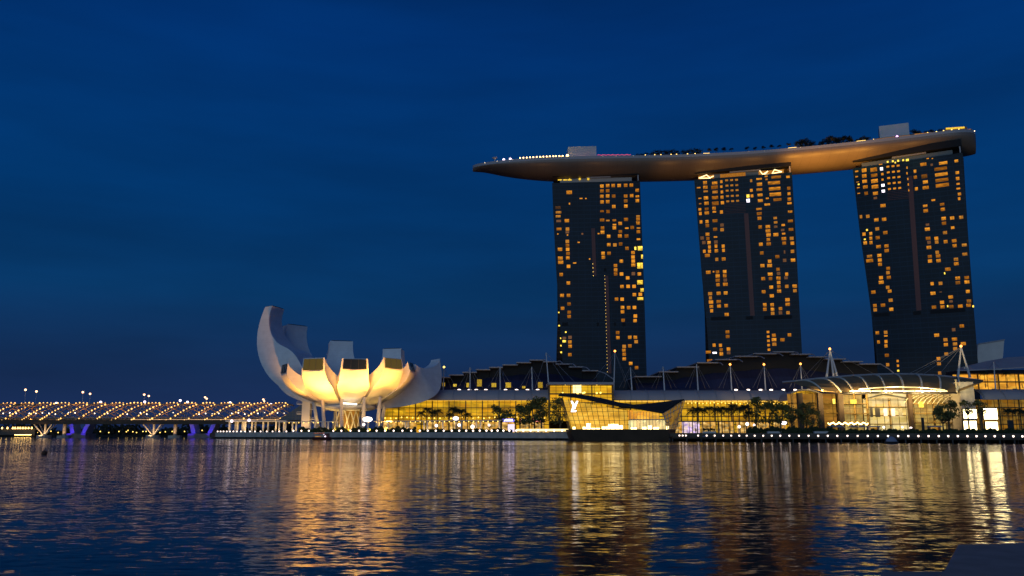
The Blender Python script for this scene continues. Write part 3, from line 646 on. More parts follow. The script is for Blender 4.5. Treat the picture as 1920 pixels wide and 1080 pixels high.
dlamps('deck_lamp', [909, 932, 962, 1130, 1156, 1187, 1404, 1434, 1501, 1850 - 20], .1, ZT + 1.2, .34, lamp_mat('lamp_small_cream', (1, .8, .5), 4))
dlamps('flood_lamp', [945, 957], 1.5, ZT + 2.4, .95, E_white)
dlamps('red_lamp', [1074 + 7 * k for k in range(6)], 5.8, ZT + 2.6, .75, E_red)
dlamps('garden_lamp', [1210, 1228, 1240, 1258, 1269, 1289, 1303], .3, ZT + 1.7, .5, E_goldspark)
dlamps('amber_lamp', [1015, 1027, 1039, 1052, 1063, 1640, 1652, 1663, 1725, 1741, 1757, 1772, 1787, 1800], 5.5, ZT + 3.4, .5, E_goldspark)
dlamps('magenta_lamp', [1683], 1.0, ZT + 2.0, .8, lamp_mat('lamp_magenta', (.85, .35, 1), 5))
m = MB()
for i in range(56): P = dk(1122 + i * 1.12, 4.9 + (i % 2) * .2, ZT + 3.9 + .2 * math.sin(i * .8)); m.ball(P, .22, 6, 4)
tag(m.build('red_string_lights', E_red, deck), kind='stuff')
for a, b in ((1319, 1331), (1478, 1494), (1607, 1623)): dbox('lit_bench', a, b, .6, 2.5, ZT + 1.3, ZT + 2.0, E_goldspark)
# mushroom shaped viewing lamp on the bow
P = dk(927, 1.5, ZT)
m = MB(); m.tube([P + Vector((0, 0, 0)), P + Vector((0, 0, 3.4))], .35, 8); m.tube([P + Vector((0, 0, 3.4)), P + Vector((0, 0, 4.4))], .5, 12, 2.0); m.tube([P + Vector((0, 0, 4.4)), P + Vector((0, 0, 4.7))], 2.0, 12)
m.build('bow_canopy', M_pale, deck)
# uplights: real lamps standing on the tower shoulders, washing the belly of the deck
AMB = (1, .42, .055)
def hull_light(s, fwd, z, s2, fwd2, z2, pw, size=95):
    t_, n_ = fr(s); P = sp(s) - n_ * fwd + Vector((0, 0, z)); t2, n2 = fr(s2); Q = sp(s2) - n2 * fwd2 + Vector((0, 0, z2))
    area_spot('uplight', P, Q, pw * 2.3, AMB, size, .8, 1.5, deck)
hull_light(172, 27, 180, 170, 13, 200, 10000, 125)
hull_light(156, 27, 180, 156, 13, 200, 9000, 125)
hull_light(142, 26, 182, 146, 14, 200, 9000, 110)
hull_light(186, 27, 182, 190, 16, 200, 7000, 120)
hull_light(55, 28, 180, 60, 12, 199, 1800, 120)
hull_light(85, 28, 181, 88, 12, 199, 2600, 120)
hull_light(115, 28, 181, 120, 16, 201, 2000, 120)
hull_light(215, 30, 181, 215, 16, 201, 3000, 120)
hull_light(-45, 30, 178, -45, 8, 200, 1100, 120)
hull_light(0, 34, 181, 5, 17, 201, 900, 120)
# ---- rooftop palms and shrubs
def palm_mesh(name, h, nf, fl, mt, mb_, seed, droop=1.0, tr=.22, lw=.17):
    rnd = random.Random(seed)
    root_ = bpy.data.objects.new(name, None); C.objects.link(root_)
    bend = rnd.uniform(-.04, .04) * h
    pts = [(bend * (k / 5) ** 2, 0, h * k / 5) for k in range(6)]
    t_ = MB().tube(pts, tr, 6, tr * .6).build('trunk', mb_, root_)
    m = MB(); top = Vector(pts[-1])
    for i in range(nf):
        az = 2 * math.pi * i / nf + rnd.uniform(-.2, .2); el = rnd.uniform(.05, 1.25); L_f = fl * rnd.uniform(.8, 1.1)
        d_ = Vector((math.cos(az), math.sin(az), 0)); sd = Vector((-math.sin(az), math.cos(az), 0))
        q = []
        for k in range(7):
            t = k / 6; r_ = L_f * (t - .12 * t * t * droop); zz = L_f * (math.sin(el) * t - (.75 * droop) * t ** 2.1)
            q.append(top + d_ * r_ * (math.cos(el) * .5 + .5) + Vector((0, 0, zz + .2)))
        for k in range(6):
            t = k / 6; wv = fl * lw * math.sin(math.pi * min(1, t * .9 + .15))
            for sg in (-1, 1):
                for u in (0, .5):
                    a = q[k].lerp(q[k + 1], u); b = q[k].lerp(q[k + 1], u + .34)
                    tip = a.lerp(q[k + 1], .9) + sd * sg * wv * rnd.uniform(.8, 1.2) + Vector((0, 0, -wv * rnd.uniform(.25, .7)))
                    m.add([a, b, tip], [(0, 1, 2)])
    m.build('crown', mt, root_, fix=False)
    return root_
def tree_mesh(name, h, cw, ch, n, mt, mb_, seed, leaf=.55, lean=0, flat=False):
    rnd = random.Random(seed)
    root_ = bpy.data.objects.new(name, None); C.objects.link(root_)
    m = MB(); base = h - ch; m.tube([(0, 0, 0), (lean * .3, 0, base * .6), (lean * .6, 0, base * 1.15)], h * .03 + .06, 7, h * .016 + .03)
    blobs = []
    for i in range(13):
        a = rnd.uniform(0, 6.28); r_ = cw * .5 * math.sqrt(rnd.random()) * .85; zz = base + ch * rnd.uniform(.1, .95)
        k = 1 - .45 * abs((zz - base) / ch - .45) * 2
        c_ = Vector((lean + math.cos(a) * r_ * k, math.sin(a) * r_ * k, zz)); blobs.append((c_, cw * rnd.uniform(.10, .23)))
        m.tube([(lean * .5, 0, base * .9), c_ * .5 + Vector((lean * .3, 0, base * .48)), c_], h * .010 + .03, 5, .02)
    m.build('trunk', mb_, root_)
    m = MB()
    for i in range(n):
        c_, br = blobs[rnd.randrange(len(blobs))]
        v = Vector((rnd.gauss(0, 1), rnd.gauss(0, 1), rnd.gauss(0, .45 if flat else .75))); v = v.normalized() * br * rnd.random() ** .33
        p_ = c_ + v; a = Vector((rnd.gauss(0, 1), rnd.gauss(0, 1), rnd.gauss(0, .5))).normalized() * leaf * rnd.uniform(.6, 1.3)
        b = a.cross(Vector((rnd.gauss(0, 1), rnd.gauss(0, 1), rnd.gauss(0, 1)))).normalized() * leaf * .45
        m.add([p_ - a * .5, p_ + b, p_ + a * .5, p_ - b], [(0, 1, 2, 3)])
    m.build('crown', mt, root_, fix=False)
    return root_
bpy.context.view_layer.update()
def put(proto, loc_, rz, sc_, label, cat, group):
    r_ = proto.copy(); C.objects.link(r_); r_.location = loc_; r_.rotation_euler = (0, 0, rz); r_.scale = (sc_,) * 3
    for ch in PK[proto.name]:
        c_ = ch.copy(); C.objects.link(c_); c_.parent = r_
    return tag(r_, label, cat, group)
PK = {}
def proto(o): PK[o.name] = [k for k in o.children]; PROTOS.append(o); return o
PROTOS = []
bpy.context.view_layer.update()
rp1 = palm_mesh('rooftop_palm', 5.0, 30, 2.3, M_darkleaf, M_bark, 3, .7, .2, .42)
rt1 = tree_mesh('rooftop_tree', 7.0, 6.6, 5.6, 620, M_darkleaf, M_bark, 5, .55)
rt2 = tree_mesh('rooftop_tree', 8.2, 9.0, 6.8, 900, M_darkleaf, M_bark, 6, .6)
pa = palm_mesh('palm_tree', 9.5, 26, 3.8, M_palm, M_bark, 11, .95, .24, .34)
pb = palm_mesh('palm_tree', 8.5, 24, 3.6, M_palm, M_bark, 12, 1.1, .24, .34)
ba = tree_mesh('broadleaf_tree', 10, 8.2, 6.6, 900, M_leaf, M_bark, 21, .62)
bb = tree_mesh('broadleaf_tree', 13, 9.4, 9.2, 1250, M_leaf, M_bark, 22, .62)
bd = tree_mesh('broadleaf_tree', 12, 5.4, 5, 700, M_leaf, M_bark, 24, .5)
bc = tree_mesh('broadleaf_tree', 9, 9, 5.6, 750, M_leaf, M_bark, 23, .6, flat=True)
bpy.context.view_layer.update()
for o in (rp1, rt1, rt2, pa, pb, ba, bb, bc, bd): proto(o)
rr_ = random.Random(5)
for i, px in enumerate((1331, 1344, 1358.5, 1373, 1403, 1417.5, 1433, 1448, 1463, 1480)):
    put(rp1, dk(px, 3, ZT), rr_.uniform(0, 6), rr_.uniform(.88, 1.08), 'slim dark palm in the widely spaced row along the deck edge', 'palm', 'spaced palms on the sky deck')
for px in (1196, 1202, 1208, 1214): put(rt1, dk(px, 5, ZT), rr_.uniform(0, 6), rr_.uniform(.6, .75), 'low dark garden tree on the deck beside the red lit pavilion', 'tree', 'garden trees on the sky deck')
for px in (1225, 1232, 1241, 1249, 1256, 1264, 1271): put(rt1, dk(px, 4, ZT), rr_.uniform(0, 6), rr_.uniform(.75, .95), 'dark garden tree on the deck above the gap left of the middle tower', 'tree', 'garden trees on the sky deck')
for px in (1284, 1291, 1298, 1306, 1314): put(rt1, dk(px, 4, ZT), rr_.uniform(0, 6), rr_.uniform(.85, 1.05), 'bushy dark garden tree on the deck at the left end of the palm row', 'tree', 'garden trees on the sky deck')
for px, s_ in ((1500, .9), (1508, 1.05), (1517, .9), (1526, .7)): put(rt2, dk(px, 4, ZT), rr_.uniform(0, 6), s_, 'round dark tree on the deck just right of the palm row', 'tree', 'garden trees on the sky deck')
for px, s_ in ((1543, .7), (1551, .9), (1560, 1.05), (1570, .85), (1579, .9), (1588, .95), (1595, .75)): put(rt2, dk(px, 4, ZT), rr_.uniform(0, 6), s_, 'dense dark tree in the clump above the third tower left shoulder', 'tree', 'garden trees on the sky deck')
for px, s_ in ((1612, .6), (1620, .75), (1628, .65)): put(rt2, dk(px, 5, ZT), rr_.uniform(0, 6), s_, 'small dark tree on the deck just left of the taller lift house', 'tree', 'garden trees on the sky deck')
for px, s_ in ((1716, .75), (1724, .6), (1740, .5), (1750, .55), (1766, .5)): put(rt2, dk(px, 9, ZT + 2), rr_.uniform(0, 6), s_, 'small dark tree among the amber terrace lights at the deck end', 'tree', 'garden trees on the sky deck')

# ================================================================== LOTUS MUSEUM
MC = Vector((xat(655, 420, 20), 420.0, 0))
mus = thing('lotus_museum', 'white lotus shaped museum with upturned petals floodlit amber from below', 'museum', (MC.x, MC.y, ZL))
def bez(P, t): a, b, c, d_ = P; u = 1 - t; return (a[0] * u ** 3 + 3 * b[0] * u * u * t + 3 * c[0] * u * t * t + d_[0] * t ** 3, a[1] * u ** 3 + 3 * b[1] * u * u * t + 3 * c[1] * u * t * t + d_[1] * t ** 3)
def sstep(x): x = max(0, min(1, x)); return x * x * (3 - 2 * x)
def petal(phi, P, wm, wt, tm, tt, tipdir, wedge=16.6, ws=.5, gl=M_sky_glass, t0=2.5):
    ph = R(phi); dr = Vector((math.sin(ph), -math.cos(ph), 0)); sd = Vector((math.cos(ph), math.sin(ph), 0))
    n = 26; rows = []
    for i in range(n + 1):
        t = i / n; r_, z_ = bez(P, t); r2, z2 = bez(P, min(1, t + .01)); r1, z1 = bez(P, max(0, t - .01))
        tr, tz = r2 - r1, z2 - z1; l_ = math.hypot(tr, tz); nr, nz_ = -tz / l_, tr / l_
        k = sstep((t - .6) / .4); dx, dz = nr * (1 - k) + tipdir[0] * k, nz_ * (1 - k) + tipdir[1] * k
        th = t0 + (tm - t0) * sstep(t / .5) if t < .5 else tm + (tt - tm) * sstep((t - .5) / .5)
        hw = min(max(r_, 2) * math.tan(R(wedge)), wm + (wt - wm) * sstep((t - ws) / (1 - ws)))
        hwt = hw * .93
        base = MC + dr * r_ + Vector((0, 0, z_)); top = MC + dr * (r_ + dx * th) + Vector((0, 0, z_ + dz * th))
        row = [base + sd * (hw * u) + (Vector((0, 0, 0)) - Vector((dr.x * nr, dr.y * nr, nz_)) * (.03 * hw * (1 - u * u))) for u in (-1, -.6, -.2, .2, .6, 1)]
        row += [top + sd * (hwt * u) for u in (1, .33, -.33, -1)]
        rows.append(row)
    m = MB(); K_ = 10; vs = [p_ for r_ in rows for p_ in r_]; fs_ = []
    for i in range(n):
        for j in range(K_):
            a, b = i * K_ + j, i * K_ + (j + 1) % K_; fs_.append((a, b, b + K_, a + K_))
    fs_ += [tuple(range(K_)), tuple(n * K_ + j for j in range(K_))]
    m.add(vs, fs_); o = m.build('petal', M_petal, mus, smooth=True)
    o.data.set_sharp_from_angle(angle=R(40))
    # skylight in the petal tip
    e = rows[-1]; cen = sum((Vector(q) for q in (e[0], e[5], e[6], e[9])), Vector()) / 4
    nrm = (Vector(e[5]) - Vector(e[0])).cross(Vector(e[9]) - Vector(e[0])).normalized()
    bk = sum((Vector(q) for q in rows[-3]), Vector()) / K_
    if nrm.dot(cen - bk) < 0: nrm = -nrm
    cs = [e[0], e[2], e[3], e[5], e[6], e[9]]; ins = [cen + (Vector(q) - cen) * .86 + nrm * .45 for q in cs]
    ins = [q - nrm * ((q - cen).dot(nrm) - .45) for q in ins]
    sk = MB().slab(ins, nrm * -.4).build('skylight', gl, o)
    m = MB()
    for u in (.33, .66): m.bar(ins[0].lerp(ins[3], u) + nrm * .1, ins[5].lerp(ins[4], u) + nrm * .1, .18)
    m.build('glazing_bar', M_dark, o)
    return o
M_skyl_y = mat('skylight_lit', (.02, .02, .02), .2, em=(.6, .42, .06), es=.12)
zf = 15.0
FP = lambda R_, zt: ((5, zf), (R_ * .53, zf + 1.8), (R_ * .94, zf + (zt - zf) * .52), (R_, zt))
petal(15, FP(31, 32.5), 9.3, 6.6, 8, 5.6, (-.10, 1.0), ws=.28)
petal(-22, FP(32, 32.0), 9.3, 6.7, 8, 6.4, (-.05, 1.0), gl=M_skyl_y, ws=.28)
petal(52, FP(32, 33.6), 9.3, 6.6, 8, 5.6, (-.15, 1.0), gl=M_skyl_y, ws=.28)
petal(-61, FP(34, 31.6), 8.6, 6.0, 7, 5.0, (-.10, 1.0), ws=.42)
petal(84, FP(33, 33.5), 8.6, 6.0, 7, 5.2, (-.3, .95), ws=.42)
petal(-104, ((5, zf), (28, 15.5), (60, 39), (47, 68.5)), 11.5, 6.8, 17.5, 3.8, (-1.0, .12), ws=.5)
petal(-129, ((5, zf), (34, 15.5), (58, 34), (50, 61.0)), 12.5, 7.2, 11, 4.0, (-.9, .2), ws=.5, wedge=20)
petal(-117, ((5, zf), (26, 18), (42, 23), (46.5, 32.5)), 8.0, 5.5, 4, 6.5, (-.1, 1.0), ws=.45)
petal(198, ((5, zf), (32, 15.5), (56, 30), (50, 53.5)), 12.5, 6.9, 9, 4.0, (-.9, .3), ws=.5, wedge=20)
petal(161, ((5, zf), (32, 15.5), (52, 28), (49, 49.0)), 10.0, 6.2, 9, 4.0, (-.9, .3), ws=.5)
petal(121, ((5, zf), (34, 14.5), (49.5, 22), (49.5, 34)), 13, 6.0, 20, 8.5, (-.12, 1.0), ws=.55, wedge=20)
# central bowl ring and lobby drum
m = MB(); prof = [(3, zf - 1.4), (9, zf - 1.2), (13, zf - .4), (14, zf + 1.0), (10, zf + 3), (3, zf + 4)]
rows = [[MC + Vector((math.cos(a) * r_, math.sin(a) * r_, z_)) for r_, z_ in prof] for a in [2 * math.pi * k / 36 for k in range(37)]]
m.grid(rows); m.build('bowl_base', M_petal, mus, smooth=True)
m = MB()
for k in range(15):
    for sg in (-1, 1):
        a = 2 * math.pi * k / 15; b = a + sg * .42
        m.tube([MC + Vector((math.cos(a) * 8.3, math.sin(a) * 8.3, ZL)), MC + Vector((math.cos(b) * 7.0, math.sin(b) * 7.0, zf - 1))], .30, 6)
m.build('lattice_drum', M_frame_l, mus)
m = MB(); m.tube([MC + Vector((0, 0, ZL)), MC + Vector((0, 0, zf - 1.3))], 5.2, 20); m.build('lobby_core', R_dim, mus)
for (x0, y0, x1, y1, Y_) in ((588, 757, 598, 800, 410), (604.5, 753, 609, 800, 403), (640.5, 749, 641, 800, 400), (683.5, 748, 680, 800, 400), (713, 747, 707, 800, 404), (721, 764, 713, 800, 412), (666, 762, 668, 800, 436), (630, 762, 626, 800, 432)):
    a, b = at(x1, y1, Y_), at(x0, y0 - 3, Y_ + 2); a.z = ZL
    MB().tube([a, b], 1.0, 10, .85).build('column', M_pale, mus)
# stair tower with balconies
a, b = at(567, 745, 424), at(580, 790, 424)
MB().box((a.x, 424, ZL), (b.x, 428.5, a.z + 2)).build('stair_tower', M_pale, mus)
for x0, x1, y_ in ((556, 566.8, 757), (556, 566.8, 775.5), (580.2, 589, 767), (580.2, 589, 786)):
    p0, p1 = at(x0, y_, 424), at(x1, y_, 424); m = MB(); m.box((p0.x, 424.3, p0.z - .35), (p1.x, 428, p0.z)); m.box((p0.x, 424.3, p0.z + .95), (p1.x, 424.4, p0.z + 1.05))
    for k in range(6): x_ = p0.x + (p1.x - p0.x) * k / 5; m.bar((x_, 424.35, p0.z), (x_, 424.35, p0.z + 1), .07)
    m.build('balcony', M_pale, mus)
a, b = at(643, 756, 402), at(669, 758, 402); MB().bar(a, b, .7).build('light_strip', lamp_mat('museum_strip', (1, .85, .6), 4), mus)
# museum floodlights on the promenade (the bright patches under the petals)
def mus_light(px, Yl, tpx, tpy, tY, pw, size=70):
    L0 = Vector((xat(px, Yl, 4), Yl, ZL + 1.0)); T = at(tpx, tpy, tY)
    area_spot('floodlight', L0, T, pw * 2.1, (1, .42, .06), size, .9, .8, mus)
mus_light(594, 380, 598, 684, 392, 120000, 54)
mus_light(652, 378, 668, 684, 390, 110000, 60)
mus_light(722, 380, 732, 684, 394, 125000, 62)
mus_light(552, 388, 548, 700, 405, 42000, 44)
mus_light(758, 386, 758, 696, 405, 52000, 46)
mus_light(608, 386, 603, 722, 396, 26000, 70)
mus_light(694, 386, 702, 728, 398, 26000, 66)
mus_light(655, 392, 655, 750, 408, 6000, 110)
for px, Y_ in ((600, 407), (625, 398), (662, 396), (697, 398), (717, 405)):
    area_spot('column_light', (xat(px, Y_, 4) + 1, Y_ - 2.5, ZL + .6), (xat(px, Y_, 4), Y_ + 2, 15), 5200, (1, .55, .12), 75, .6, .5, mus)
area_spot('lobby_light', (MC.x, MC.y - 14, ZL + .6), (MC.x, MC.y, 12), 9000, (1, .58, .16), 100, .7, .6, mus)
area_spot('tower_light', (xat(573, 420), 416, ZL + .8), (xat(573, 424), 424, 14), 5000, (1, .55, .18), 90, .6, .6, mus)

# conservatory slope beside the museum
cs = thing('glass_lean_to', 'dark sloping glass roof rising to the museum stair tower', 'glass roof', (xat(545, 440), 440, ZL))
P = [at(521, 788, 436), at(566, 788, 436), at(566, 758, 436)]; m = MB(); m.slab(P, (0, 16, 0)); m.build('roof_glass', M_roofslope, cs)
m = MB()
for k in range(9):
    t = k / 8; m.bar(P[0].lerp(P[2], t) + Vector((0, -.1, .1)), P[0].lerp(P[1], t) + Vector((0, -.1, .1)), .12)
for k in range(1, 6): t = k / 6; m.bar(P[0].lerp(P[2], t) + Vector((0, -.1, 0)), P[1].lerp(P[2], t) + Vector((0, -.1, 0)), .12)
m.build('glazing_bars', M_frame, cs)

# ================================================================== HELIX BRIDGE
BY = 455.0
hb = thing('helix_bridge', 'double helix footbridge of steel tubes dotted with amber lights', 'footbridge', (xat(250, BY), BY, 0))
X0, X1 = xat(-60, BY, 14), xat(548, BY, 14); RZ, RYr, ZC = 4.7, 5.2, 14.2
pitch = (xat(170, BY, 14) - xat(0, BY, 14)); NST = 5
def hx(x, ph, sgn=1, k=1.0): a = sgn * 2 * math.pi * (x / pitch) + ph; return Vector((x, BY - math.cos(a) * RYr * k, ZC + math.sin(a) * RZ * k))
for i in range(NST):
    n = 110; MB().tube([hx(X0 + (X1 - X0) * j / n, 2 * math.pi * i / NST) for j in range(n + 1)], .30, 5).build('outer_helix_tube', M_steel, hb, smooth=True)
for i in range(NST):
    n = 90; MB().tube([hx(X0 + (X1 - X0) * j / n, 2 * math.pi * i / NST + .4, -1, .86) for j in range(n + 1)], .24, 5).build('inner_helix_tube', M_steel, hb, smooth=True)
m = MB(); x = X0
while x < X1:
    pr = [hx(x, k * math.pi / 3.0 - 2 * math.pi * x / pitch, 1, .93) for k in range(7)]
    m.tube(pr, .07, 4, cap=False); x += 4.2
m.build('hoop_struts', M_steel, hb)
m = MB(); m.box((X0, BY - 3.6, 8.2), (X1 + 6, BY + 3.6, 9.7)); m.box((X0, BY - 4.4, 7.4), (X1 + 6, BY - 3.9, 8.6)); m.build('deck', M_brown, hb)
m = MB(); m.bar((X0, BY - 3.7, 10.9), (X1 + 4, BY - 3.7, 10.9), .16); m.bar((X0, BY - 3.7, 10.3), (X1 + 4, BY - 3.7, 10.3), .08)
x = X0
while x < X1: m.bar((x, BY - 3.7, 9.7), (x, BY - 3.7, 10.9), .09); x += 2.4
m.build('railing', M_steel, hb)
m = MB(); m.bar((xat(250, BY), BY - 3.4, 9.95), (X1, BY - 3.4, 9.95), .14); m.build('handrail_light', lamp_mat('deck_strip', (1, .55, .22), 1.3), hb)
# lights along the strands
lights = []
for i in range(NST):
    ph = 2 * math.pi * i / NST
    a0 = 2 * math.pi * X0 / pitch + ph; k0 = math.floor(a0 / (2 * math.pi)) - 1
    for kk in range(k0, k0 + 8):
        for t in range(19):
            ang_ = kk * 2 * math.pi + math.pi * (-.5 + 1.08 * t / 18)
            x = (ang_ - ph) / (2 * math.pi) * pitch
            if X0 < x < X1 - 1: lights.append((hx(x, ph, 1, 1.07), t))
rnd = random.Random(3)
lt = None; extra = MB(); extra_n = 0
lights.sort(key=lambda q_: -q_[0].x)
lights = [q_ for q_ in lights if not (q_[1] in (1, 3, 5, 14) and rnd.random() < .75)]
for i, (P, t) in enumerate(lights):
    if i < 99:
        if lt is None: lt = MB().ball((0, 0, 0), .40, 8, 5).build('bridge_light', E_bridge, None); o = lt
        else: o = lt.copy(); C.objects.link(o)
        o.parent = hb; o.location = P - hb.location; o.scale = (rnd.uniform(.6, 1.2),) * 3
    else: extra.ball(P, .40 * rnd.uniform(.6, 1.2), 6, 4)
tag(extra.build('string_of_bridge_lights', E_bridge, hb), kind='stuff')
wl = MB()
x = X0
while x < X1:
    if rnd.random() < .7: wl.ball((x, BY - 3.2, rnd.choice((12.9, 13.3, 13.6))), .33, 6, 4)
    x += 3.6
tag(wl.build('walkway_lamps', lamp_mat('lamp_cream', (1, .82, .6), 4), hb), kind='stuff')
def pil(px, Y_=BY):                     # V shaped pier on a pile cap
    x = xat(px, Y_, 5); m = MB()
    for dx, dy in ((-5.6, -2.5), (5.6, -2.5), (-5.0, 2.5), (5.0, 2.5)): m.tube([(x, Y_ + dy * .2, 1.3), (x + dx, Y_ + dy, 8.2)], .32, 7)
    m.tube([(x, Y_ + .5, 1.3), (x - .3, Y_ + 1, 8.2)], .6, 8); m.build('pier_strut', M_pale, hb)
    m = MB(); m.tube([(x, Y_, -.6), (x, Y_, 1.5)], 3.7, 14, 3.7); m.build('pile_cap', M_concrete, hb)
    area_spot('pier_light', (x, Y_ - 5.5, 1.2), (x, Y_, 7), 2600, (1, .58, .22), 110, .6, .4, hb)
for px in (84, 288): pil(px)
for px in (121.5, 329):
    x = xat(px, BY, 5); MB().tube([(x, BY, 1.2), (x, BY, 8.2)], 1.0, 10).build('pier_column', M_concrete, hb); MB().tube([(x, BY, -.6), (x, BY, 1.3)], 3.6, 14).build('pile_cap', M_concrete, hb)
    area_spot('pier_light', (x, BY - 5, 1.2), (x, BY, 7), 1300, (1, .55, .2), 80, .6, .4, hb)
a = at(37, 762, BY); m = MB(); m.box((a.x, BY - 8, a.z - .2), (a.x + 12, BY - 3, a.z + .2))
m.grid([[Vector((a.x + 12 * u, BY - 5.5 + v * 3, a.z + 1.0 - 0.8 * (abs(2 * u - 1)) ** 2.5)) for v in (-1, 1)] for u in [k / 8 for k in range(9)]], (0, 0, .15))
m.build('viewing_pod_roof', M_steel, hb)
for k, px in enumerate((20, 60, 150, 215, 300, 372, 450, 505)):
    area_spot('tube_glow', (xat(px, BY, 13), BY - 1, 10.1), (xat(px, BY, 13), BY, 20), 2600, (1, .46, .10), 150, .8, .5, hb)

# road bridge behind, with violet piers
rb = thing('road_bridge', 'low road bridge behind the footbridge on violet lit flared piers', 'road bridge', (xat(250, 490), 490, 0))
m = MB(); m.box((xat(-80, 490), 484, 8.6), (xat(560, 490), 500, 10.4)); m.box((xat(-80, 490), 484, 10.42), (xat(560, 490), 484.4, 11.4)); m.build('road_deck', M_brown, rb)
VIO = (.05, .004, 1)
for x0, x1, x2, x3 in ((133, 141, 158, 170), (358, 367, 394, 405)):
    a, b, c_, d_ = [xat(q_, 476, 4) for q_ in (x0, x1, x2, x3)]
    m = MB()
    m.slab([(a - 1.0, 474, 10), (a + 1.2, 474, 10), (b + .8, 474, 2.4), (b - 1.6, 474, 2.4)], (0, 8, 0)); m.build('flared_pier', M_pale, rb); m = MB()
    m.slab([(d_ - 1.0, 474, 10), (d_ + 1.4, 474, 10), (c_ + 1.6, 474, 2.4), (c_ - .8, 474, 2.4)], (0, 8, 0)); m.build('flared_pier', M_pale, rb)
    m = MB(); m.box((b - 3, 472, -.5), (c_ + 3, 484, 2.3)); m.build('pier_base', M_concrete, rb)
    for xx, tx in (((b + c_) / 2 - 2.2, a), ((b + c_) / 2 + 2.2, d_)): area_spot('violet_light', (xx, 468.5, 2.8), (tx, 474, 4.5), 1500, VIO, 80, .6, .4, rb)
# lamps on the road bridge
def street_lamp(h=14, mt=E_street, r_=.62):
    o = bpy.data.objects.new('street_lamp', None); C.objects.link(o)
    MB().tube([(0, 0, 0), (0, 0, h * .9), (0, -.3, h - .2)], .16, 6, .09).build('pole', M_mast, o); MB().ball((0, -.4, h), r_, 8, 5, .8).build('lamp_head', mt, o); return o
sl1 = street_lamp(); sl2 = street_lamp(9.8, E_white, .72)
bpy.context.view_layer.update(); proto(sl1); proto(sl2)
def lampy(pr, px, py, Y_, zb, label, grp):
    P = at(px, py, Y_); o = put(pr, (P.x, Y_, zb), 0, 1, label, 'street lamp', grp)
    hh = P.z - zb; o.scale = (1, 1, hh / (14 if pr is sl1 else 9.8)); return o
for i, (px, py, Y_) in enumerate(((48.5, 731, 486), (69, 734, 498), (156, 735.5, 486), (169.5, 738.5, 498), (271, 740, 486), (279.5, 742.5, 498), (385, 745, 486), (388, 747.5, 498), (494, 749, 486), (495.5, 752, 498))):
    lampy(sl1, px, py, Y_, 10.4, ['amber street lamp of the near kerb, taller of its pair above the footbridge', 'amber street lamp of the far kerb, lower of its pair above the footbridge'][i % 2], 'amber street lamps on the road bridge')
for px, py in ((106.5, 756), (189.5, 754), (272, 753.5), (338.5, 751), (352, 754), (432, 755), (508.5, 758)):
    lampy(sl2, px, py, BY + 6.5, 9.0, 'cool white lamp on a short pole just above the helix tubes', 'white lamps along the footbridge')

# far shore
m = MB(); rnd = random.Random(9)
for i in range(5200):
    x = rnd.uniform(-560, -150); base = 4.5 + 2.6 * math.sin(x * .11) + 1.5 * math.sin(x * .31); p_ = Vector((x, 556 + rnd.uniform(-4, 14), rnd.uniform(.8, 2.0 + base * rnd.random() ** .4 * 1.1)))
    a = Vector((rnd.gauss(0, 1), rnd.gauss(0, .4), rnd.gauss(0, 1))).normalized() * 1.6; b = a.cross(Vector((0, 1, .3))).normalized() * .8
    m.add([p_ - a, p_ + b, p_ + a, p_ - b], [(0, 1, 2, 3)])
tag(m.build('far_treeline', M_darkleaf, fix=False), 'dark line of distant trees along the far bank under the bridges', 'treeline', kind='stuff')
fs_ = thing('jetty_shed', 'low lit jetty shed with a row of lamps at the far left bank', 'shed', (xat(30, 545), 545, 1.2))
a, b = xat(-30, 545, 3), xat(64, 545, 3)
MB().box((a, 546, 1.2), (b, 552, 5.6)).build('wall', M_dark, fs_); MB().box((a - 1, 543, 5.61), (b + 1, 553, 6.1)).build('roof', M_dark, fs_)
for k, px in enumerate((4, 14, 24, 28.5, 33.5, 38, 43, 48, 53.5, 59.5)):
    P = at(px, 802.5, 544.5); MB().ball(P, .62, 8, 5).build('lamp', E_warm, fs_)
m = MB(); m.bar((xat(30, 541), 541, 1.4), (xat(61, 541), 541, 1.4), .35); m.build('edge_lights', E_warm, fs_)
fw = MB()
for px, py in ((70, 811), (95.5, 808.5), (109, 811), (188, 809), (204, 811), (237, 809.5), (240, 807), (249, 809.5), (256, 811), (268, 809), (274, 809), (223, 809), (310, 809.5), (323, 809), (370, 811), (379, 807), (300, 811), (152, 811), (346, 809)):
    fw.ball(at(px, py, 549), .38, 6, 4)
tag(fw.build('far_lights', E_goldspark), 'scatter of tiny yellow lights on the far bank below the bridges', 'distant lights', kind='stuff')

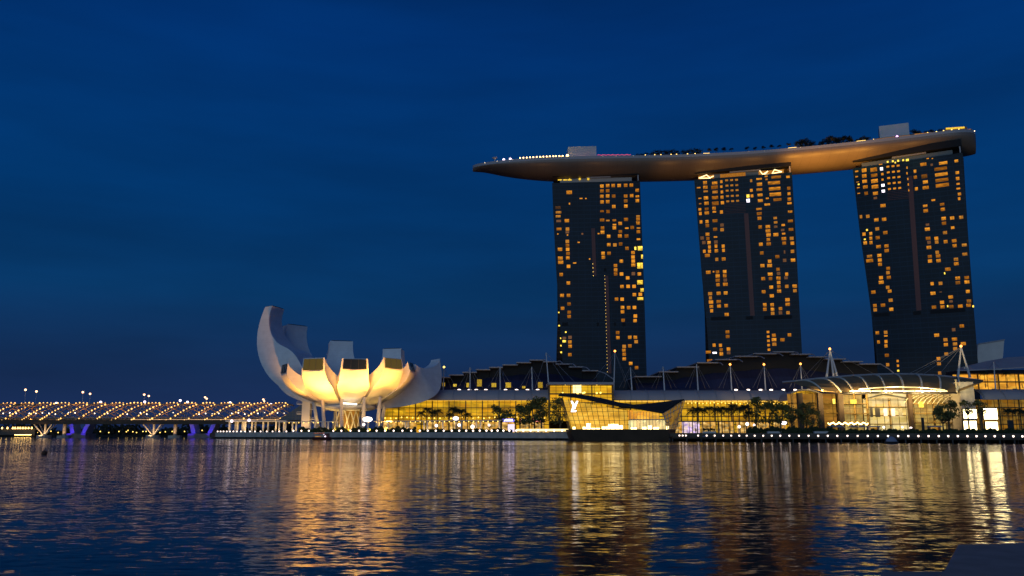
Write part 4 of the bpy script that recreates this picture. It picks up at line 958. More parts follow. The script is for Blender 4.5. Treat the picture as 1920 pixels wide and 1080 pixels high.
# ================================================================== SHOPPING MALL
MY = 440.0
def facade(par, px0, px1, ytop, ybot, Y_, room, vpitch=3.0, hpitch=1.7, dep=6.0, zb=None):
    a, b = at(px0, ytop, Y_), at(px1, ytop, Y_); zt = a.z; z0 = ZL + .1 if ybot is None else at(px0, ybot, Y_).z
    if zb is not None: z0 = zb
    MB().add([(a.x, Y_ + dep, z0), (b.x, Y_ + dep, z0), (b.x, Y_ + dep, zt), (a.x, Y_ + dep, zt)], [(0, 1, 2, 3)]).build('lit_interior', room, par)
    m = MB(); n = max(2, int((b.x - a.x) / vpitch))
    for i in range(n + 1): x_ = a.x + (b.x - a.x) * i / n; m.box((x_ - .09, Y_ - .02, z0), (x_ + .09, Y_ + .2, zt))
    k = max(1, int((zt - z0) / hpitch))
    for j in range(k + 1): z_ = z0 + (zt - z0) * j / k; m.box((a.x, Y_ - .12, z_ - .07), (b.x, Y_ - .03, z_ + .07))
    m.build('mullion_grid', M_frame, par)
    m = MB(); k = max(1, int((zt - z0) / 5.2))
    for j in range(1, k + 1): z_ = z0 + (zt - z0) * j / (k + 1) ; m.box((a.x, Y_ + .6, z_ - .22), (b.x, Y_ + dep - .2, z_ + .22))
    n2 = max(2, int((b.x - a.x) / 9))
    for i in range(n2 + 1): x_ = a.x + (b.x - a.x) * i / n2; m.box((x_ - .3, Y_ + 1.5, z0), (x_ + .3, Y_ + 2.1, zt))
    m.build('floors_and_columns', M_ochre, par)
def canopy(par, px0, px1, ytop, ybot, Y_, ribs):
    a, b = at(px0, ytop, Y_ + 9), at(px1, ybot, Y_ - 1.5); zt, zb_ = a.z, b.z; xa, xb = xat(px0, Y_, 22), xat(px1, Y_, 22)
    def prof(u): return (Y_ + 9 - 10.5 * math.sin(u * math.pi / 2), zt - (zt - zb_) * (1 - math.cos(u * math.pi / 2)))
    m = MB(); m.grid([[Vector((xa, *prof(u / 8))) for u in range(9)], [Vector((xb, *prof(u / 8))) for u in range(9)]], (0, .2, -.25)); m.build('curved_canopy', M_canopy, par, smooth=False)
    for px in ribs:
        m = MB(); x_ = xat(px, Y_, 22); m.tube([Vector((x_, prof(u / 6)[0] - .15, prof(u / 6)[1] + .15)) for u in range(7)], .22, 5); m.build('canopy_rib', M_edge, par)
def stepped_roof(par, plates, Yf, zlow_y, dip):
    """plates: (px0, px1, py) ; each a flat lipped roof plate over a dark clerestory, with the blue slope below"""
    for i, (p0, p1, py) in enumerate(plates):
        a, b = at(p0, py, Yf), at(p1, py, Yf); zt = a.z
        m = MB(); m.box((a.x, Yf, zt - .28), (b.x + .3, Yf + 34 - i * .01, zt + .28 + i * .002)); m.build('roof_plate', M_edge, par)
        zc = at(p0, dip, Yf + 6).z
        m = MB(); m.box((a.x + .4, Yf + 4 + i * .02, ZL), (b.x - .1, Yf + 33, zt - .3)); m.build('clerestory', M_black, par)  # shadow under the plate lip is put into the wall's black colour
    xa, xb = at(plates[0][0], plates[0][2], Yf).x, at(plates[-1][1], plates[-1][2], Yf).x
    zl = at(960, zlow_y, Yf - 4).z
    rows = []
    for u in range(25):
        t = u / 24; x_ = xa + (xb - xa) * t
        pxx = plates[0][0] + (plates[-1][1] - plates[0][0]) * t
        py = min((pl[2] for pl in plates if pl[0] <= pxx <= pl[1]), default=plates[0][2])
        zt_ = at(960, py, Yf).z; zs_ = zl + (zt_ - zl) * .58
        rows.append([Vector((x_, Yf - 6, zl - 3)), Vector((x_, Yf - 5, zl + .2)), Vector((x_, Yf - 1, zl + (zs_ - zl) * .6)), Vector((x_, Yf + 3.9, zs_))])
    m = MB(); m.grid(rows); m.build('blue_roof_slope', M_roofslope, par)
# --- left wing
mw = thing('mall_wing', 'gold lit glass mall wing with stepped dark roof between museum and tall glass hall', 'mall', (xat(900, MY), MY, ZL), group='waterfront mall buildings')
facade(mw, 716, 1030, 749, None, MY, R_gold)
m = MB(); a, b = at(800, 750.2, MY), at(1028, 751.8, MY); m.box((a.x, MY + .8, b.z), (b.x, MY + 1.1, a.z)); m.build('soffit_light', lamp_mat('soffit_amber', (1, .52, .04), .75), mw)
canopy(mw, 762, 1030, 731, 749.5, MY, (806, 850, 893, 935, 965, 996, 1028))
PL = [(800, 820, 711.5), (816, 843, 707.5), (842, 868, 703), (867, 893, 698), (892, 918, 693), (917, 942, 688.7), (942, 970, 684), (968, 995, 679.7), (993, 1022, 675), (1018, 1045, 678), (1042, 1068, 682.5), (1067, 1093, 688), (1092, 1120, 695)]
stepped_roof(mw, PL, 462, 731, 705)
m = MB()
for (x0, y0, x1, y1) in ((1045, 678, 1055, 681), (1068, 682.5, 1081, 688), (1093, 688, 1107, 695.5), (1120, 695, 1150, 711)):
    a, b = at(x0, y0, 462), at(x1, y1, 452); m.tube([a, a.lerp(b, .5) + Vector((0, 0, .8)), b], .3, 5)
m.build('curved_roof_edge', M_edge, mw)
for px, py, ww, hh in ((811, 722, .9, 1.8), (832, 721, .7, 1.0), (853, 722.5, .9, .7), (877, 722, .7, 1.2), (899, 718, 1.3, 1.9), (926, 722, 1.3, 1.1), (953, 722, 1.5, 1.4), (982, 726, .9, .6), (1013, 722, 1.3, 1.6)):  # glowing boxes put in for patches of yellow light on the slope
    P = at(px, py, 455.5); MB().box((P.x - ww, 455.0, P.z - hh), (P.x + ww, 455.5, P.z + hh)).build('roof_glow_patch', window_mat('roof_patch_glow', (1, .58, .03), .55) if 'roof_patch_glow' not in bpy.data.materials else bpy.data.materials['roof_patch_glow'], mw)
def floods(par, pxs, py, Y_):
    f0 = None
    for px in pxs:
        P = at(px, py, Y_)
        if f0 is None: f0 = MB().ball((0, 0, 0), .85, 8, 5, .5).build('floodlight', E_quay, None); o = f0
        else: o = f0.copy(); C.objects.link(o)
        o.parent = par; o.location = P - par.location; o.scale = (1.2, .6, 1)
floods(mw, (861, 880, 893, 911, 948, 968.5, 989, 1008), 731, MY + 7.5)
m = MB()
for k in range(30):
    px = 722 + k * 10.3; m.ball(at(px, 783 + rr_.uniform(-1.5, 1.5), MY - .8), .36, 6, 4)
tag(m.build('eaves_downlights', E_goldspark, mw), kind='stuff')
# --- tall glass hall
gh = thing('glass_hall', 'tall gold glass hall with flat lipped roof behind the waterside pavilion', 'glass hall', (xat(1090, 425), 425, ZL))
facade(gh, 1030.5, 1150, 721, 789, 425, R_gold2, 3.2, 1.6, 8)
a, b = at(1028, 716.5, 421), at(1152, 721, 421); MB().box((a.x, 421, b.z), (b.x, 450, a.z)).build('roof', M_canopy, gh)
m = MB(); a, b = at(1030.5, 721, 425), at(1150, 789, 425)
m.box((a.x, 433.5, b.z), (b.x, 450, a.z - .05)); m.build('rear_wall', M_dark, gh)
P = at(1083, 727, 424); m = MB()
m.box((P.x - 2.2, 427, P.z - 2.5), (P.x + 2.2, 428, P.z + 2.2)); m.build('bright_panel', lamp_mat('panel_glow', (1, .82, .35), 1.6), gh)
m = MB()
for px, py in ((1060, 720.5), (1089, 720.5), (1119, 720.5), (1055, 737), (1083, 737.5), (1093, 737), (1096, 736), (1119, 737), (1126, 736.5)): m.ball(at(px, py, 424.6), .5, 6, 4)
m.build('ceiling_lamps', E_goldspark, gh)
# --- right wing
mr_ = thing('mall_wing', 'broad gold lit mall wing under the longest stepped black roof, right of the glass hall', 'mall', (xat(1320, MY), MY, ZL), group='waterfront mall buildings')
facade(mr_, 1151, 1530, 750, None, MY, R_gold2)
m = MB(); a, b = at(1153, 751.2, MY), at(1528, 753.4, MY); m.box((a.x, MY + .8, b.z), (b.x, MY + 1.1, a.z)); m.build('soffit_light', lamp_mat('soffit_gold', (1, .56, .04), .95), mr_)
canopy(mr_, 1151, 1478, 732, 750, MY, (1183, 1215, 1246, 1277, 1310, 1343, 1376, 1407, 1441, 1474))
PR = [(1190, 1240, 706), (1236, 1271, 697), (1269, 1310, 688), (1307, 1347, 680), (1341, 1382, 674), (1378, 1421, 668), (1414, 1457, 663), (1450, 1489, 659.7), (1484, 1521, 664), (1517, 1551, 669), (1549, 1585, 673), (1581, 1617, 678), (1613, 1651, 682.5)]
stepped_roof(mr_, PR, 462, 731, 705)
m = MB()
for (x0, y0, x1, y1) in ((1347, 680, 1355, 684), (1382, 674, 1392, 678), (1421, 668, 1433, 672), (1457, 663, 1468, 667), (1489, 659.7, 1500, 665), (1521, 664, 1530, 669), (1551, 669, 1560, 673), (1651, 682.5, 1680, 703)):
    a, b = at(x0, y0, 462), at(x1, y1, 452); m.tube([a, a.lerp(b, .5) + Vector((0, 0, .5)), b], .3, 5)
m.build('curved_roof_edge', M_edge, mr_)
floods(mr_, (1380, 1403, 1426, 1446, 1468.6, 1491, 1517, 1542), 731, MY + 7.5)
m = MB()
for k in range(34): m.ball(at(1290 + k * 7, 756 + rr_.uniform(-.8, .8), MY + 1), .35, 6, 4)
tag(m.build('ceiling_downlights', E_goldspark, mr_), kind='stuff')
# barrel vault entrance at the right end of the wing
be = thing('vaulted_entrance', 'gold arched glass entrance vault between mall wing and plaza hall', 'entrance', (xat(1510, 428), 428, ZL))
m = MB(); pts = []
for k in range(13):
    t = math.pi * k / 12; pts.append((1510 - 33 * math.cos(t), 750 - 19 * math.sin(t) ** .8 if 0 < k < 12 else 750))
rows = [[at(px, py, 424) for px, py in pts], [at(px, py, 424) + Vector((0, 16, 0)) for px, py in pts]]
m.grid(rows, (0, 0, -.4)); m.build('vault', M_canopy, be)
m = MB(); m.tube([p_ + Vector((0, -.2, 0)) for p_ in rows[0]], .5, 6); m.tube([at(1520 - 20 * math.cos(math.pi * k / 10), 757 - 17 * math.sin(math.pi * k / 10), 423) for k in range(11)], .35, 6); m.build('arch_rib', M_frame_l, be)
P = [at(px, py + 1.5, 427) for px, py in pts]; n_ = len(P)
m = MB(); m.add(P + [Vector((p_.x, p_.y, ZL + .2)) for p_ in (P[-1], P[0])], [tuple(range(n_ + 2))]); m.build('lit_glass', R_gold, be)
m = MB()
for k in range(1, 12): p_ = P[k]; m.bar((p_.x, 426.8, ZL), (p_.x, 426.8, p_.z), .2)
for z_ in (8, 12, 16): m.bar((P[0].x, 426.7, z_), (P[-1].x, 426.7, z_), .2)
m.build('mullions', M_frame, be)

# --- masts with stays
def mast(label, pts, beacon=None, stays=(), r_=.42, Y_=446, grp='white roof masts of the mall'):
    a0 = at(pts[0][0], pts[0][1], Y_)
    o = thing('roof_mast', label, 'mast', a0, grp); m = MB()
    tops = []
    for i in range(0, len(pts), 2):
        a, b = at(*pts[i], Y_), at(*pts[i + 1], Y_); m.tube([a, a.lerp(b, .5), b], r_, 7, r_ * .55); tops.append(b)
    m.build('pole', M_mast, o)
    if beacon: MB().ball(tops[0] + Vector((0, 0, .5)), .62, 8, 5).build('beacon', beacon, o)
    if stays:
        m = MB()
        for px, py, yy in stays: m.tube([tops[0], at(px, py, yy)], .09, 4)
        m.build('stay_cables', M_cable, o)
MP = [('mast with gold tip nearest the museum petals', (831, 734), (832.5, 690), E_goldspark), ('second mast from the museum, plain tip', (881.5, 732), (881.5, 688.5), None), ('plain mast third from the museum before the roof steps', (938, 732), (937.5, 688), None),
      ('mast with crossing stays left of the tall leaning mast', (998.5, 732), (997, 688), None)]
for lab, a, b, bc_ in MP: mast(lab, (a, b), bc_, [(b[0] - 22, 726, 452), (b[0] + 24, 727, 452), (b[0] - 12, 728, 455), (b[0] + 13, 728, 455)])
mast('tallest leaning mast at the left corner of the glass hall', ((1030, 738), (1024, 661)), None, [(1003, 728, 452), (1060, 717, 430), (1078, 717, 430), (1012, 700, 460)])
mast('leaning mast with gold tip at the right corner of the glass hall', ((1150, 755), (1153, 660)), E_beacon, [(1109, 717, 430), (1172, 716, 455), (1130, 717, 430), (1183, 731, 452)])
for lab, px, yt, bc_ in (('short mast just right of the glass hall against the first tower', 1183, 688, None), ('mast below the first step of the long black roof', 1244, 687, None), ('mast at the left foot of the middle tower', 1307, 683, None),
                    ('first of three beacon masts on the long roof, below the middle tower', 1370, 685, E_beacon), ('beacon mast in the centre of the long black roof', 1433.5, 685, E_beacon), ('beacon mast just left of the great A frame mast', 1502, 684, E_beacon)):
    mast(lab, ((px + 2, 732), (px - 1, yt)), bc_, [(px - 22, 727, 452), (px + 24, 727, 452), (px - 14, 728, 455), (px + 15, 728, 455)])
mast('A frame mast with gold beacon above the left end of the hall canopy', ((1550, 707), (1556, 656), (1570, 706), (1556, 656), (1563, 706), (1557, 662)), E_beacon, [(1500, 714, 430), (1520, 706, 440), (1600, 700, 430), (1640, 702, 430)], .6, 415)
mast('A frame mast with gold beacon at the right end of the hall canopy', ((1796, 710), (1802, 651), (1819, 708), (1802, 651), (1806, 690), (1810, 690)), E_beacon, [(1700, 703, 400), (1730, 703, 400), (1760, 704, 400), (1715, 701, 405)], .6, 395)
mast('slim mast before the orange lit terrace at the right edge', ((1867, 733), (1863, 679)), None, [(1885, 700, 420), (1845, 705, 420)], .4, 398)

# ================================================================== PLAZA HALL (curved canopy)
PYf = 372.0
ph = thing('plaza_hall', 'vaulted event hall with ribbed canopy glowing cream above the plaza', 'hall', (xat(1660, PYf), PYf, ZL))
top = [(1467, 718), (1490, 716), (1529, 711.5), (1560, 708.5), (1598, 705.5), (1637, 703.5), (1676, 702.5), (1715, 703), (1753, 705), (1792, 708.5), (1839, 714.5)]
bot = [(1500, 722), (1541, 733), (1576, 735), (1600, 735.5), (1630, 735.5), (1660, 735.5), (1694, 735.5), (1728, 735.5), (1762, 735.5), (1793, 735.5), (1841, 717)]
rows = []
for (a, b) in zip(top, bot):
    A_, B_ = at(*a, 402), at(*b, PYf); rows.append([A_.lerp(B_, u / 6) + Vector((0, -2.2 * math.sin(math.pi * u / 6), 2.0 * math.sin(math.pi * u / 6) * (.35 if a[0] < 1480 or a[0] > 1800 else 1))) for u in range(7)])
m = MB(); m.grid(rows, (0, .3, -.2)); m.build('canopy', M_plaza_roof, ph, smooth=False)
M_rib = mat('white_rib', (.85, .8, .62), .6)
for r_ in rows[1:-1]: MB().tube([p_ + Vector((0, -.55, .25)) for p_ in r_], .42, 6).build('canopy_rib', M_rib, ph)
for px in (1560, 1620, 1680, 1740): area_spot('canopy_uplight', (xat(px, PYf - 8), PYf - 7, at(px, 744, PYf).z), at(px - 8, 712, PYf + 20), 34000, (1, .68, .25), 120, .9, .6, ph)
m = MB(); m.tube([r_[0] + Vector((0, 0, .3)) for r_ in rows], .55, 6); m.build('ridge_edge', M_edge, ph)
a, b = at(1578, 736, PYf - .5), at(1794, 738, PYf - .5); MB().box((a.x, PYf - .8, b.z), (b.x, PYf + 1, a.z)).build('eaves_beam', M_dark, ph)
m = MB(); a, b = at(1592, 734.3, PYf - 2), at(1777, 731.5, PYf - 2)
n_ = 9
for k in range(n_):
    x0 = a.x + (b.x - a.x) * (k + .06) / n_; x1 = a.x + (b.x - a.x) * (k + .94) / n_; m.box((x0, PYf - 2.2, a.z), (x1, PYf - 1.9, a.z + .45))
m.build('eaves_light_strip', E_strip, ph)
m = MB()
pts = [(1610, 731), (1640, 728.5), (1680, 726.5), (1720, 727.5), (1750, 730), (1772, 732.5)]
m.tube([at(px, py - 1.3, PYf - 4) for px, py in pts], .22, 5)
m.build('inner_arch_light', lamp_mat('arch_gold', (1, .72, .2), 1.2), ph)
facade(ph, 1628, 1711, 747, None, PYf + 14, R_hall, 3.4, 3.6, 6)
facade(ph, 1712, 1792, 739, None, PYf + 10, R_cream, 2.6, 1.5, 7)
facade(ph, 1580, 1627, 739, None, PYf + 10, R_cream, 2.8, 2.2, 7)
facade(ph, 1486, 1578, 737, None, PYf + 24, lit_room('shaded_interior', (1, .5, .06), (.9, .36, .05), .05, .45, (.18, .1, .35), 4.4), 4.2, 3.4, 8)
a, b = at(1627, 739, PYf + 20), at(1792, 770, PYf + 20)
MB().box((a.x, PYf + 21, a.z - 3.2), (b.x, PYf + 21.3, a.z + .4)).build('lit_ceiling_arc', R_hall, ph)
m = MB()
for k in range(9):
    x0 = 1700 + k * 9; m.tube([at(x0 - 6, 757, PYf + 9), at(x0 + 2, 747, PYf + 9), at(x0 + 14, 741, PYf + 9)], .16, 5)
m.build('roof_truss', M_frame_l, ph)
m = MB(); m.bar(at(1620, 748.5, PYf + 12), at(1657, 739, PYf + 12), .7); m.bar(at(1657, 739, PYf + 12), at(1711, 748.5, PYf + 12), .7); m.bar(at(1624, 750, PYf + 12), at(1708, 750, PYf + 12), .4)
m.build('gable_frame', M_dark, ph)
for px, hh in ((1576, 2), (1500, 2), (1538, 2), (1706, 1.4)):
    p_ = at(px, 737, PYf + 8); MB().box((p_.x - .8 * hh / 1.4, PYf + 8, ZL), (p_.x + .8 * hh / 1.4, PYf + 10, p_.z)).build('column', M_brown, ph)
p_ = at(1793, 711, PYf); MB().box((p_.x - .25, PYf + .2, at(1793, 735, PYf).z), (p_.x + .25, PYf + .8, p_.z)).build('post', M_frame_l, ph)
for px, c_ in ((1660, E_purple), (1674.5, E_purple), (1688, None), (1702, None)):
    a, b = at(px - 4, 766, PYf + 12.5), at(px + 4, 780, PYf + 12.5); MB().box((a.x, PYf + 12.3, b.z), (b.x, PYf + 12.5, a.z)).build('banner', c_ or mat('banner_grey', (.3, .3, .25), .7), ph)
for (x0, x1, y0, y1) in ((1630.5, 1637, 764, 782), (1640, 1650.5, 765, 782), (1722, 1732, 753, 764), (1594, 1606, 749, 757), (1561, 1566, 748, 757)):
    a, b = at(x0, y0, PYf + 9.2), at(x1, y1, PYf + 9.2); MB().box((a.x, PYf + 9, b.z), (b.x, PYf + 9.2, a.z)).build('window_panel', M_dark if x0 in (1630.5, 1640) else WY, ph)
# right end tower of the hall with the white wash of light
a, b = at(1798, 716, PYf + 2), at(1834, 810, PYf + 2)
MB().box((a.x, PYf + 2, ZL), (b.x, PYf + 20, a.z)).build('end_block', M_concrete, ph)
area_spot('wash_light', (xat(1818, PYf - 6), PYf - 7, 22), at(1818, 722, PYf + 2), 3500, (1, .78, .32), 100, .9, .6, ph)
for px in (1600, 1650, 1700, 1750): area_spot('hall_light', (xat(px, PYf + 2), PYf + 2, 18), (xat(px, PYf + 12), PYf + 14, 9), 3500, (1, .68, .25), 120, .7, .8, ph)

# right edge buildings
re_ = thing('terrace_building', 'orange lit terrace restaurant under a dark swept roof at the right edge', 'restaurant', (xat(1870, 410), 410, ZL))
facade(re_, 1798, 1990, 701, 730, 410, R_orange, 4.5, 4.0, 6)
rows = [[at(px, py, Y_) for px, py in ((1794, 694), (1850, 692), (1920, 688), (2000, 684))] for Y_ in (404, )] + [[at(px, py, 432) for px, py in ((1796, 690), (1850, 677), (1890, 670), (2000, 664))]]
m = MB(); m.grid(rows, (0, 0, -.5)); m.build('swept_roof', M_canopy, re_)
m = MB(); a, b = at(1800, 693, 411), at(2000, 701, 411); m.box((a.x, 409, b.z), (b.x, 425, a.z - .3)); m.build('fascia', M_roof, re_)
for px in (1848, 1888, 1917):
    m = MB(); P = at(px, 727, 404); m.tube([P, P + Vector((0, 0, 2))], .2, 5); m.build('planter_trunk', M_bark, re_)
lw = thing('mall_wing', 'low mall wing with grey curved canopy at the right edge beneath the terrace', 'mall', (xat(1880, 392), 392, ZL), group='waterfront mall buildings')
facade(lw, 1838, 1990, 748, None, 392, R_dim, 3, 1.8); canopy(lw, 1838, 1990, 730, 748.5, 392, (1841, 1881, 1921))
sb = thing('sail_building', 'pale grey sail shaped theatre wall rising behind the rightmost tower', 'theatre', (xat(1860, 640), 640, ZL))
P = [at(1830, 700, 640), at(1878, 700, 640), at(1883, 637, 640), at(1834, 645, 640)]
m = MB(); m.slab(P, (0, 30, 0)); m.build('wall', M_pale, sb)
m = MB(); m.bar(P[3] + Vector((0, -.4, 0)), P[2] + Vector((0, -.4, 0)), .8); m.build('roof_edge', M_edge, sb)
# video screens
for x0, x1, y0, y1, lab in ((1806, 1832, 767.5, 784.5, 'upper white video screen of the left stacked pair'), (1807, 1832, 789.5, 806, 'lower white video screen of the left stacked pair'), (1844, 1871, 766, 786, 'upper white video screen of the right stacked pair'), (1848, 1872, 791, 809, 'lower white video screen of the right stacked pair')):
    a, b = at(x0, y0, 366), at(x1, y1, 366); t_ = thing('video_screen', lab + ' beside the plaza hall', 'screen', ((a.x + b.x) / 2, 366, b.z), 'stacked video screens')
    MB().box((a.x, 366, b.z), (b.x, 366.1, a.z)).build('display', E_screen, t_)
    m = MB(); m.box((a.x - .3, 366.15, b.z - .3), (b.x + .3, 367, a.z + .3)); m.build('casing', M_dark, t_)
    if y0 > 786: MB().box((a.x + 1, 366.3, ZL), (b.x - 1, 366.9, b.z - .31)).build('plinth', M_dark, t_)

# ================================================================== CRYSTAL PAVILION
cp = thing('crystal_pavilion', 'faceted glass shop pavilion with glowing monogram standing in the water', 'pavilion', (xat(1160, 312), 312, 0))
PZ = at(1100, 805, 308).z
m = MB(); base = [at(1079, 824, 306), at(1256, 824, 303), Vector((xat(1262, 325, 3), 325, 0)), Vector((xat(1068, 325, 3), 325, 0))]
tp = [at(1068, 806, 304.5), at(1252, 806, 301.5), Vector((xat(1268, 328, 3), 328, 0)), Vector((xat(1060, 328, 3), 328, 0))]
m.hexa([Vector((p_.x, p_.y, -.6)) for p_ in base] + [Vector((p_.x, p_.y, PZ)) for p_ in tp]); m.build('plinth', M_brown, cp)
# main glass volume (leaning outwards to the left)
fb = [at(1072, 804.5, 306), at(1181, 804.5, 304)]; ft = [at(1055, 747, 304), at(1180, 767.5, 304)]
bb_ = [Vector((xat(1066, 324, 3), 324, PZ)), Vector((xat(1181, 322, 3), 322, PZ))]; bt = [at(1050, 746, 324), at(1180, 764, 322)]
fb = [Vector((p_.x, p_.y, PZ)) for p_ in fb]
def inset_back(): return 5.0
m = MB()                                     # bright interior back wall and inner left wall
ib = [fb[0] + Vector((2.0, 6, 0)), fb[1] + Vector((0, 6, 0))]; it = [ft[0] + Vector((1.5, 6, -.3)), ft[1] + Vector((0, 6, -.3))]
m.add([ib[0], ib[1], it[1], it[0]], [(0, 1, 2, 3)]); m.add([bb_[0] + Vector((1, 0, 0)), ib[0], it[0], bt[0] + Vector((1, 0, 0))], [(0, 1, 2, 3)]); m.build('lit_interior', R_pav, cp)
m = MB(); n_ = 12; 
for i in range(n_ + 1):
    t = i / n_; m.bar(fb[0].lerp(fb[1], t), ft[0].lerp(ft[1], t), .16)
for j in range(8):
    t = j / 7; a = fb[0].lerp(ft[0], t); b = fb[1].lerp(fb[1] + Vector((0, 0, ft[0].z - fb[0].z)), t)
    zt_at = lambda x_: ft[0].z + (ft[1].z - ft[0].z) * (x_ - ft[0].x) / (ft[1].x - ft[0].x)
    xe = fb[1].x
    if a.z > ft[1].z: xe = ft[0].x + (ft[1].x - ft[0].x) * (a.z - ft[0].z) / (ft[1].z - ft[0].z)
    if xe > a.x + 1: m.bar(a + Vector((0, -.05, 0)), Vector((xe, a.y - .05, a.z)), .12)
for i in range(5):
    t = i / 4; m.bar(fb[0].lerp(bb_[0], t), ft[0].lerp(bt[0], t), .16)
m.build('mullions', M_frame, cp)
# lower right glass volume
g0, g1_ = at(1182, 787, 304), at(1248, 787, 303); zt = g0.z
m = MB(); m.add([(g0.x, 309, PZ), (g1_.x + 1, 309, PZ), (g1_.x + 1, 309, zt), (g0.x, 309, zt)], [(0, 1, 2, 3)]); m.build('lit_ground_floor', lit_room('cream_interior', (1, .72, .28), (.9, .85, .4), .25, 1.3, (.8, .3, .4), 6.6), cp)
m = MB(); ut = at(1184, 772, 304).z; m.add([(g0.x, 310, zt + .3), (g1_.x - 1, 310, zt + .3), (g1_.x - 1, 310, ut), (g0.x, 310, ut + .8)], [(0, 1, 2, 3)]); m.build('lit_upper_floor', R_orange, cp)
m = MB()
for i in range(12): x_ = g0.x + (g1_.x - g0.x) * i / 11; m.bar((x_, 304, PZ), (x_ + .2, 304, ut), .13)
m.box((g0.x, 303.6, zt - .15), (g1_.x + .5, 309, zt + .2)); m.build('frame', M_frame_l, cp)
# bright display tables at the foot
m = MB()
for x0, x1, h_ in ((1074, 1079, .9), (1093, 1104, .9), (1100, 1108, 2.2), (1106, 1125, .5), (1129, 1150, 1.0), (1150, 1168, 1.5), (1141, 1160, 1.9), (1183, 1194, .7), (1205, 1213, .9), (1216, 1222, 1.4), (1226, 1236, .8), (1250, 1254, 1.2)):
    a, b = xat(x0, 307, 4), xat(x1, 307, 4); m = MB(); m.box((a, 307 + h_ * .2, PZ), (b, 307.6 + h_ * .2, PZ + h_)); m.build('display_light', E_disp, cp)
# roofs
m = MB(); e = [(1047, 743), (1075, 745.5), (1100, 750), (1130, 757), (1160, 762.5), (1181, 765), (1215, 771), (1243, 776)]
e2 = [(1050, 741), (1075, 742), (1105, 746), (1135, 752), (1160, 758.5), (1181, 761.5), (1215, 767), (1243, 772)]
m.grid([[at(x_, y_, 302) for x_, y_ in e], [at(x_, y_, 312) for x_, y_ in e2], [at(x_, y_ - 2, 330) for x_, y_ in e2]], (0, 0, .5)); m.build('roof', M_pavroof, cp)
m = MB(); m.grid([[at(x_, y_, 305) for x_, y_ in ((1160, 764), (1200, 768), (1242, 775))], [at(x_, y_, 322) for x_, y_ in ((1168, 762), (1218, 758.5), (1283, 750.5))]], (0, 0, .5)); m.build('roof_wing', M_pavroof, cp)
# right leaning lattice facade
rl_ = [at(1253, 804, 305), at(1268, 804, 322), at(1284, 751, 322), at(1243, 775, 306)]
rl_[0].z = PZ; rl_[1].z = PZ
m = MB(); m.add([p_ + Vector((.0, 1.5, 0)) for p_ in rl_], [(0, 1, 2, 3)]); m.build('lit_side', R_dim, cp)
m = MB()
for i in range(7): t = i / 6; m.bar(rl_[0].lerp(rl_[1], t), rl_[3].lerp(rl_[2], t), .2)
for i in range(6): t = i / 5; m.bar(rl_[0].lerp(rl_[3], t), rl_[1].lerp(rl_[2], t), .2)
for i in range(6): m.bar(rl_[3].lerp(rl_[2], i / 6), rl_[0].lerp(rl_[1], (i + 1) / 6), .12)
m.build('side_lattice', M_frame_l, cp)
for px, pw in ((1085, 260), (1120, 320), (1150, 320), (1200, 220), (1235, 220)): area_spot('interior_light', (xat(px, 306), 306.5, PZ + 1.2), (xat(px, 306), 312, PZ + 4), pw * 2.2, (1, .70, .28), 120, .7, .4, cp)
# monogram sign: interlocked letters L and V
def glyph(ch, size, loc_, shear=0, name='letter'):
    c_ = bpy.data.curves.new(name, 'FONT'); c_.body = ch; c_.size = size; c_.extrude = .08; c_.offset = .12; c_.shear = shear; c_.align_x = 'CENTER'
    o = bpy.data.objects.new(name, c_); C.objects.link(o); o.rotation_euler = (R(90), 0, 0)
    dg = bpy.context.evaluated_depsgraph_get(); dg.update(); me = bpy.data.meshes.new_from_object(o.evaluated_get(dg)); me.materials.clear(); me.materials.append(E_logo)
    o2 = bpy.data.objects.new(name, me); C.objects.link(o2); bpy.data.objects.remove(o); o2.rotation_euler = (R(90), 0, 0); return o2
P = at(1076, 762, 303.6)
sg = thing('monogram_sign', 'glowing white interlocked L and V monogram on the pavilion glass', 'sign', P)
o = glyph('V', 3.9, P); o.parent = sg; o.location = (.25, -.1, -.8); o.name = 'letter_v'
o = glyph('L', 3.9, P, .35); o.parent = sg; o.location = (-.3, -.3, -1.9); o.name = 'letter_l'

# ================================================================== PROMENADE FURNITURE
# quay lamps
ql = bpy.data.objects.new('quay_lamp', None); C.objects.link(ql)
MB().tube([(0, 0, 0), (0, 0, .55)], .09, 6).build('post', M_mast, ql); MB().ball((0, 0, .78), .40, 8, 5).build('globe', E_quay, ql)
ql2 = bpy.data.objects.new('quay_lamp', None); C.objects.link(ql2)
MB().tube([(0, 0, 0), (0, 0, .25)], .08, 6).build('post', M_mast, ql2); MB().ball((0, 0, .48), .33, 8, 5).build('globe', E_quay, ql2)
bpy.context.view_layer.update(); proto(ql); proto(ql2)
LQ = [408, 413.5, 419, 425, 431, 437.5, 444, 451.5, 459.5, 468.5, 478, 488.5, 500, 511, 523.5, 537, 550, 565, 579, 625, 640, 657, 673, 689.5, 706, 722, 738, 754.5, 771, 787, 802, 817, 832, 847, 861, 874, 887, 899.5, 912, 922, 933, 944, 955, 968, 981, 995, 1009, 1024, 1039, 1054]
for px in LQ:
    grp = 'quay lamps below the bridge landing' if px < 540 else 'quay lamps before the museum' if px < 780 else 'quay lamps before the left mall wing'
    lab = {'quay lamps below the bridge landing': 'small globe lamp on the quay coping below the footbridge landing', 'quay lamps before the museum': 'small globe lamp on the quay coping in front of the museum', 'quay lamps before the left mall wing': 'small globe lamp on the quay coping before the palms of the left mall wing'}[grp]
    Y_ = QY(px) + .6; put(ql if 540 < px else ql2, (xat(px, Y_, 3), Y_, ZL + .25), 0, 1, lab, 'lamp', grp)
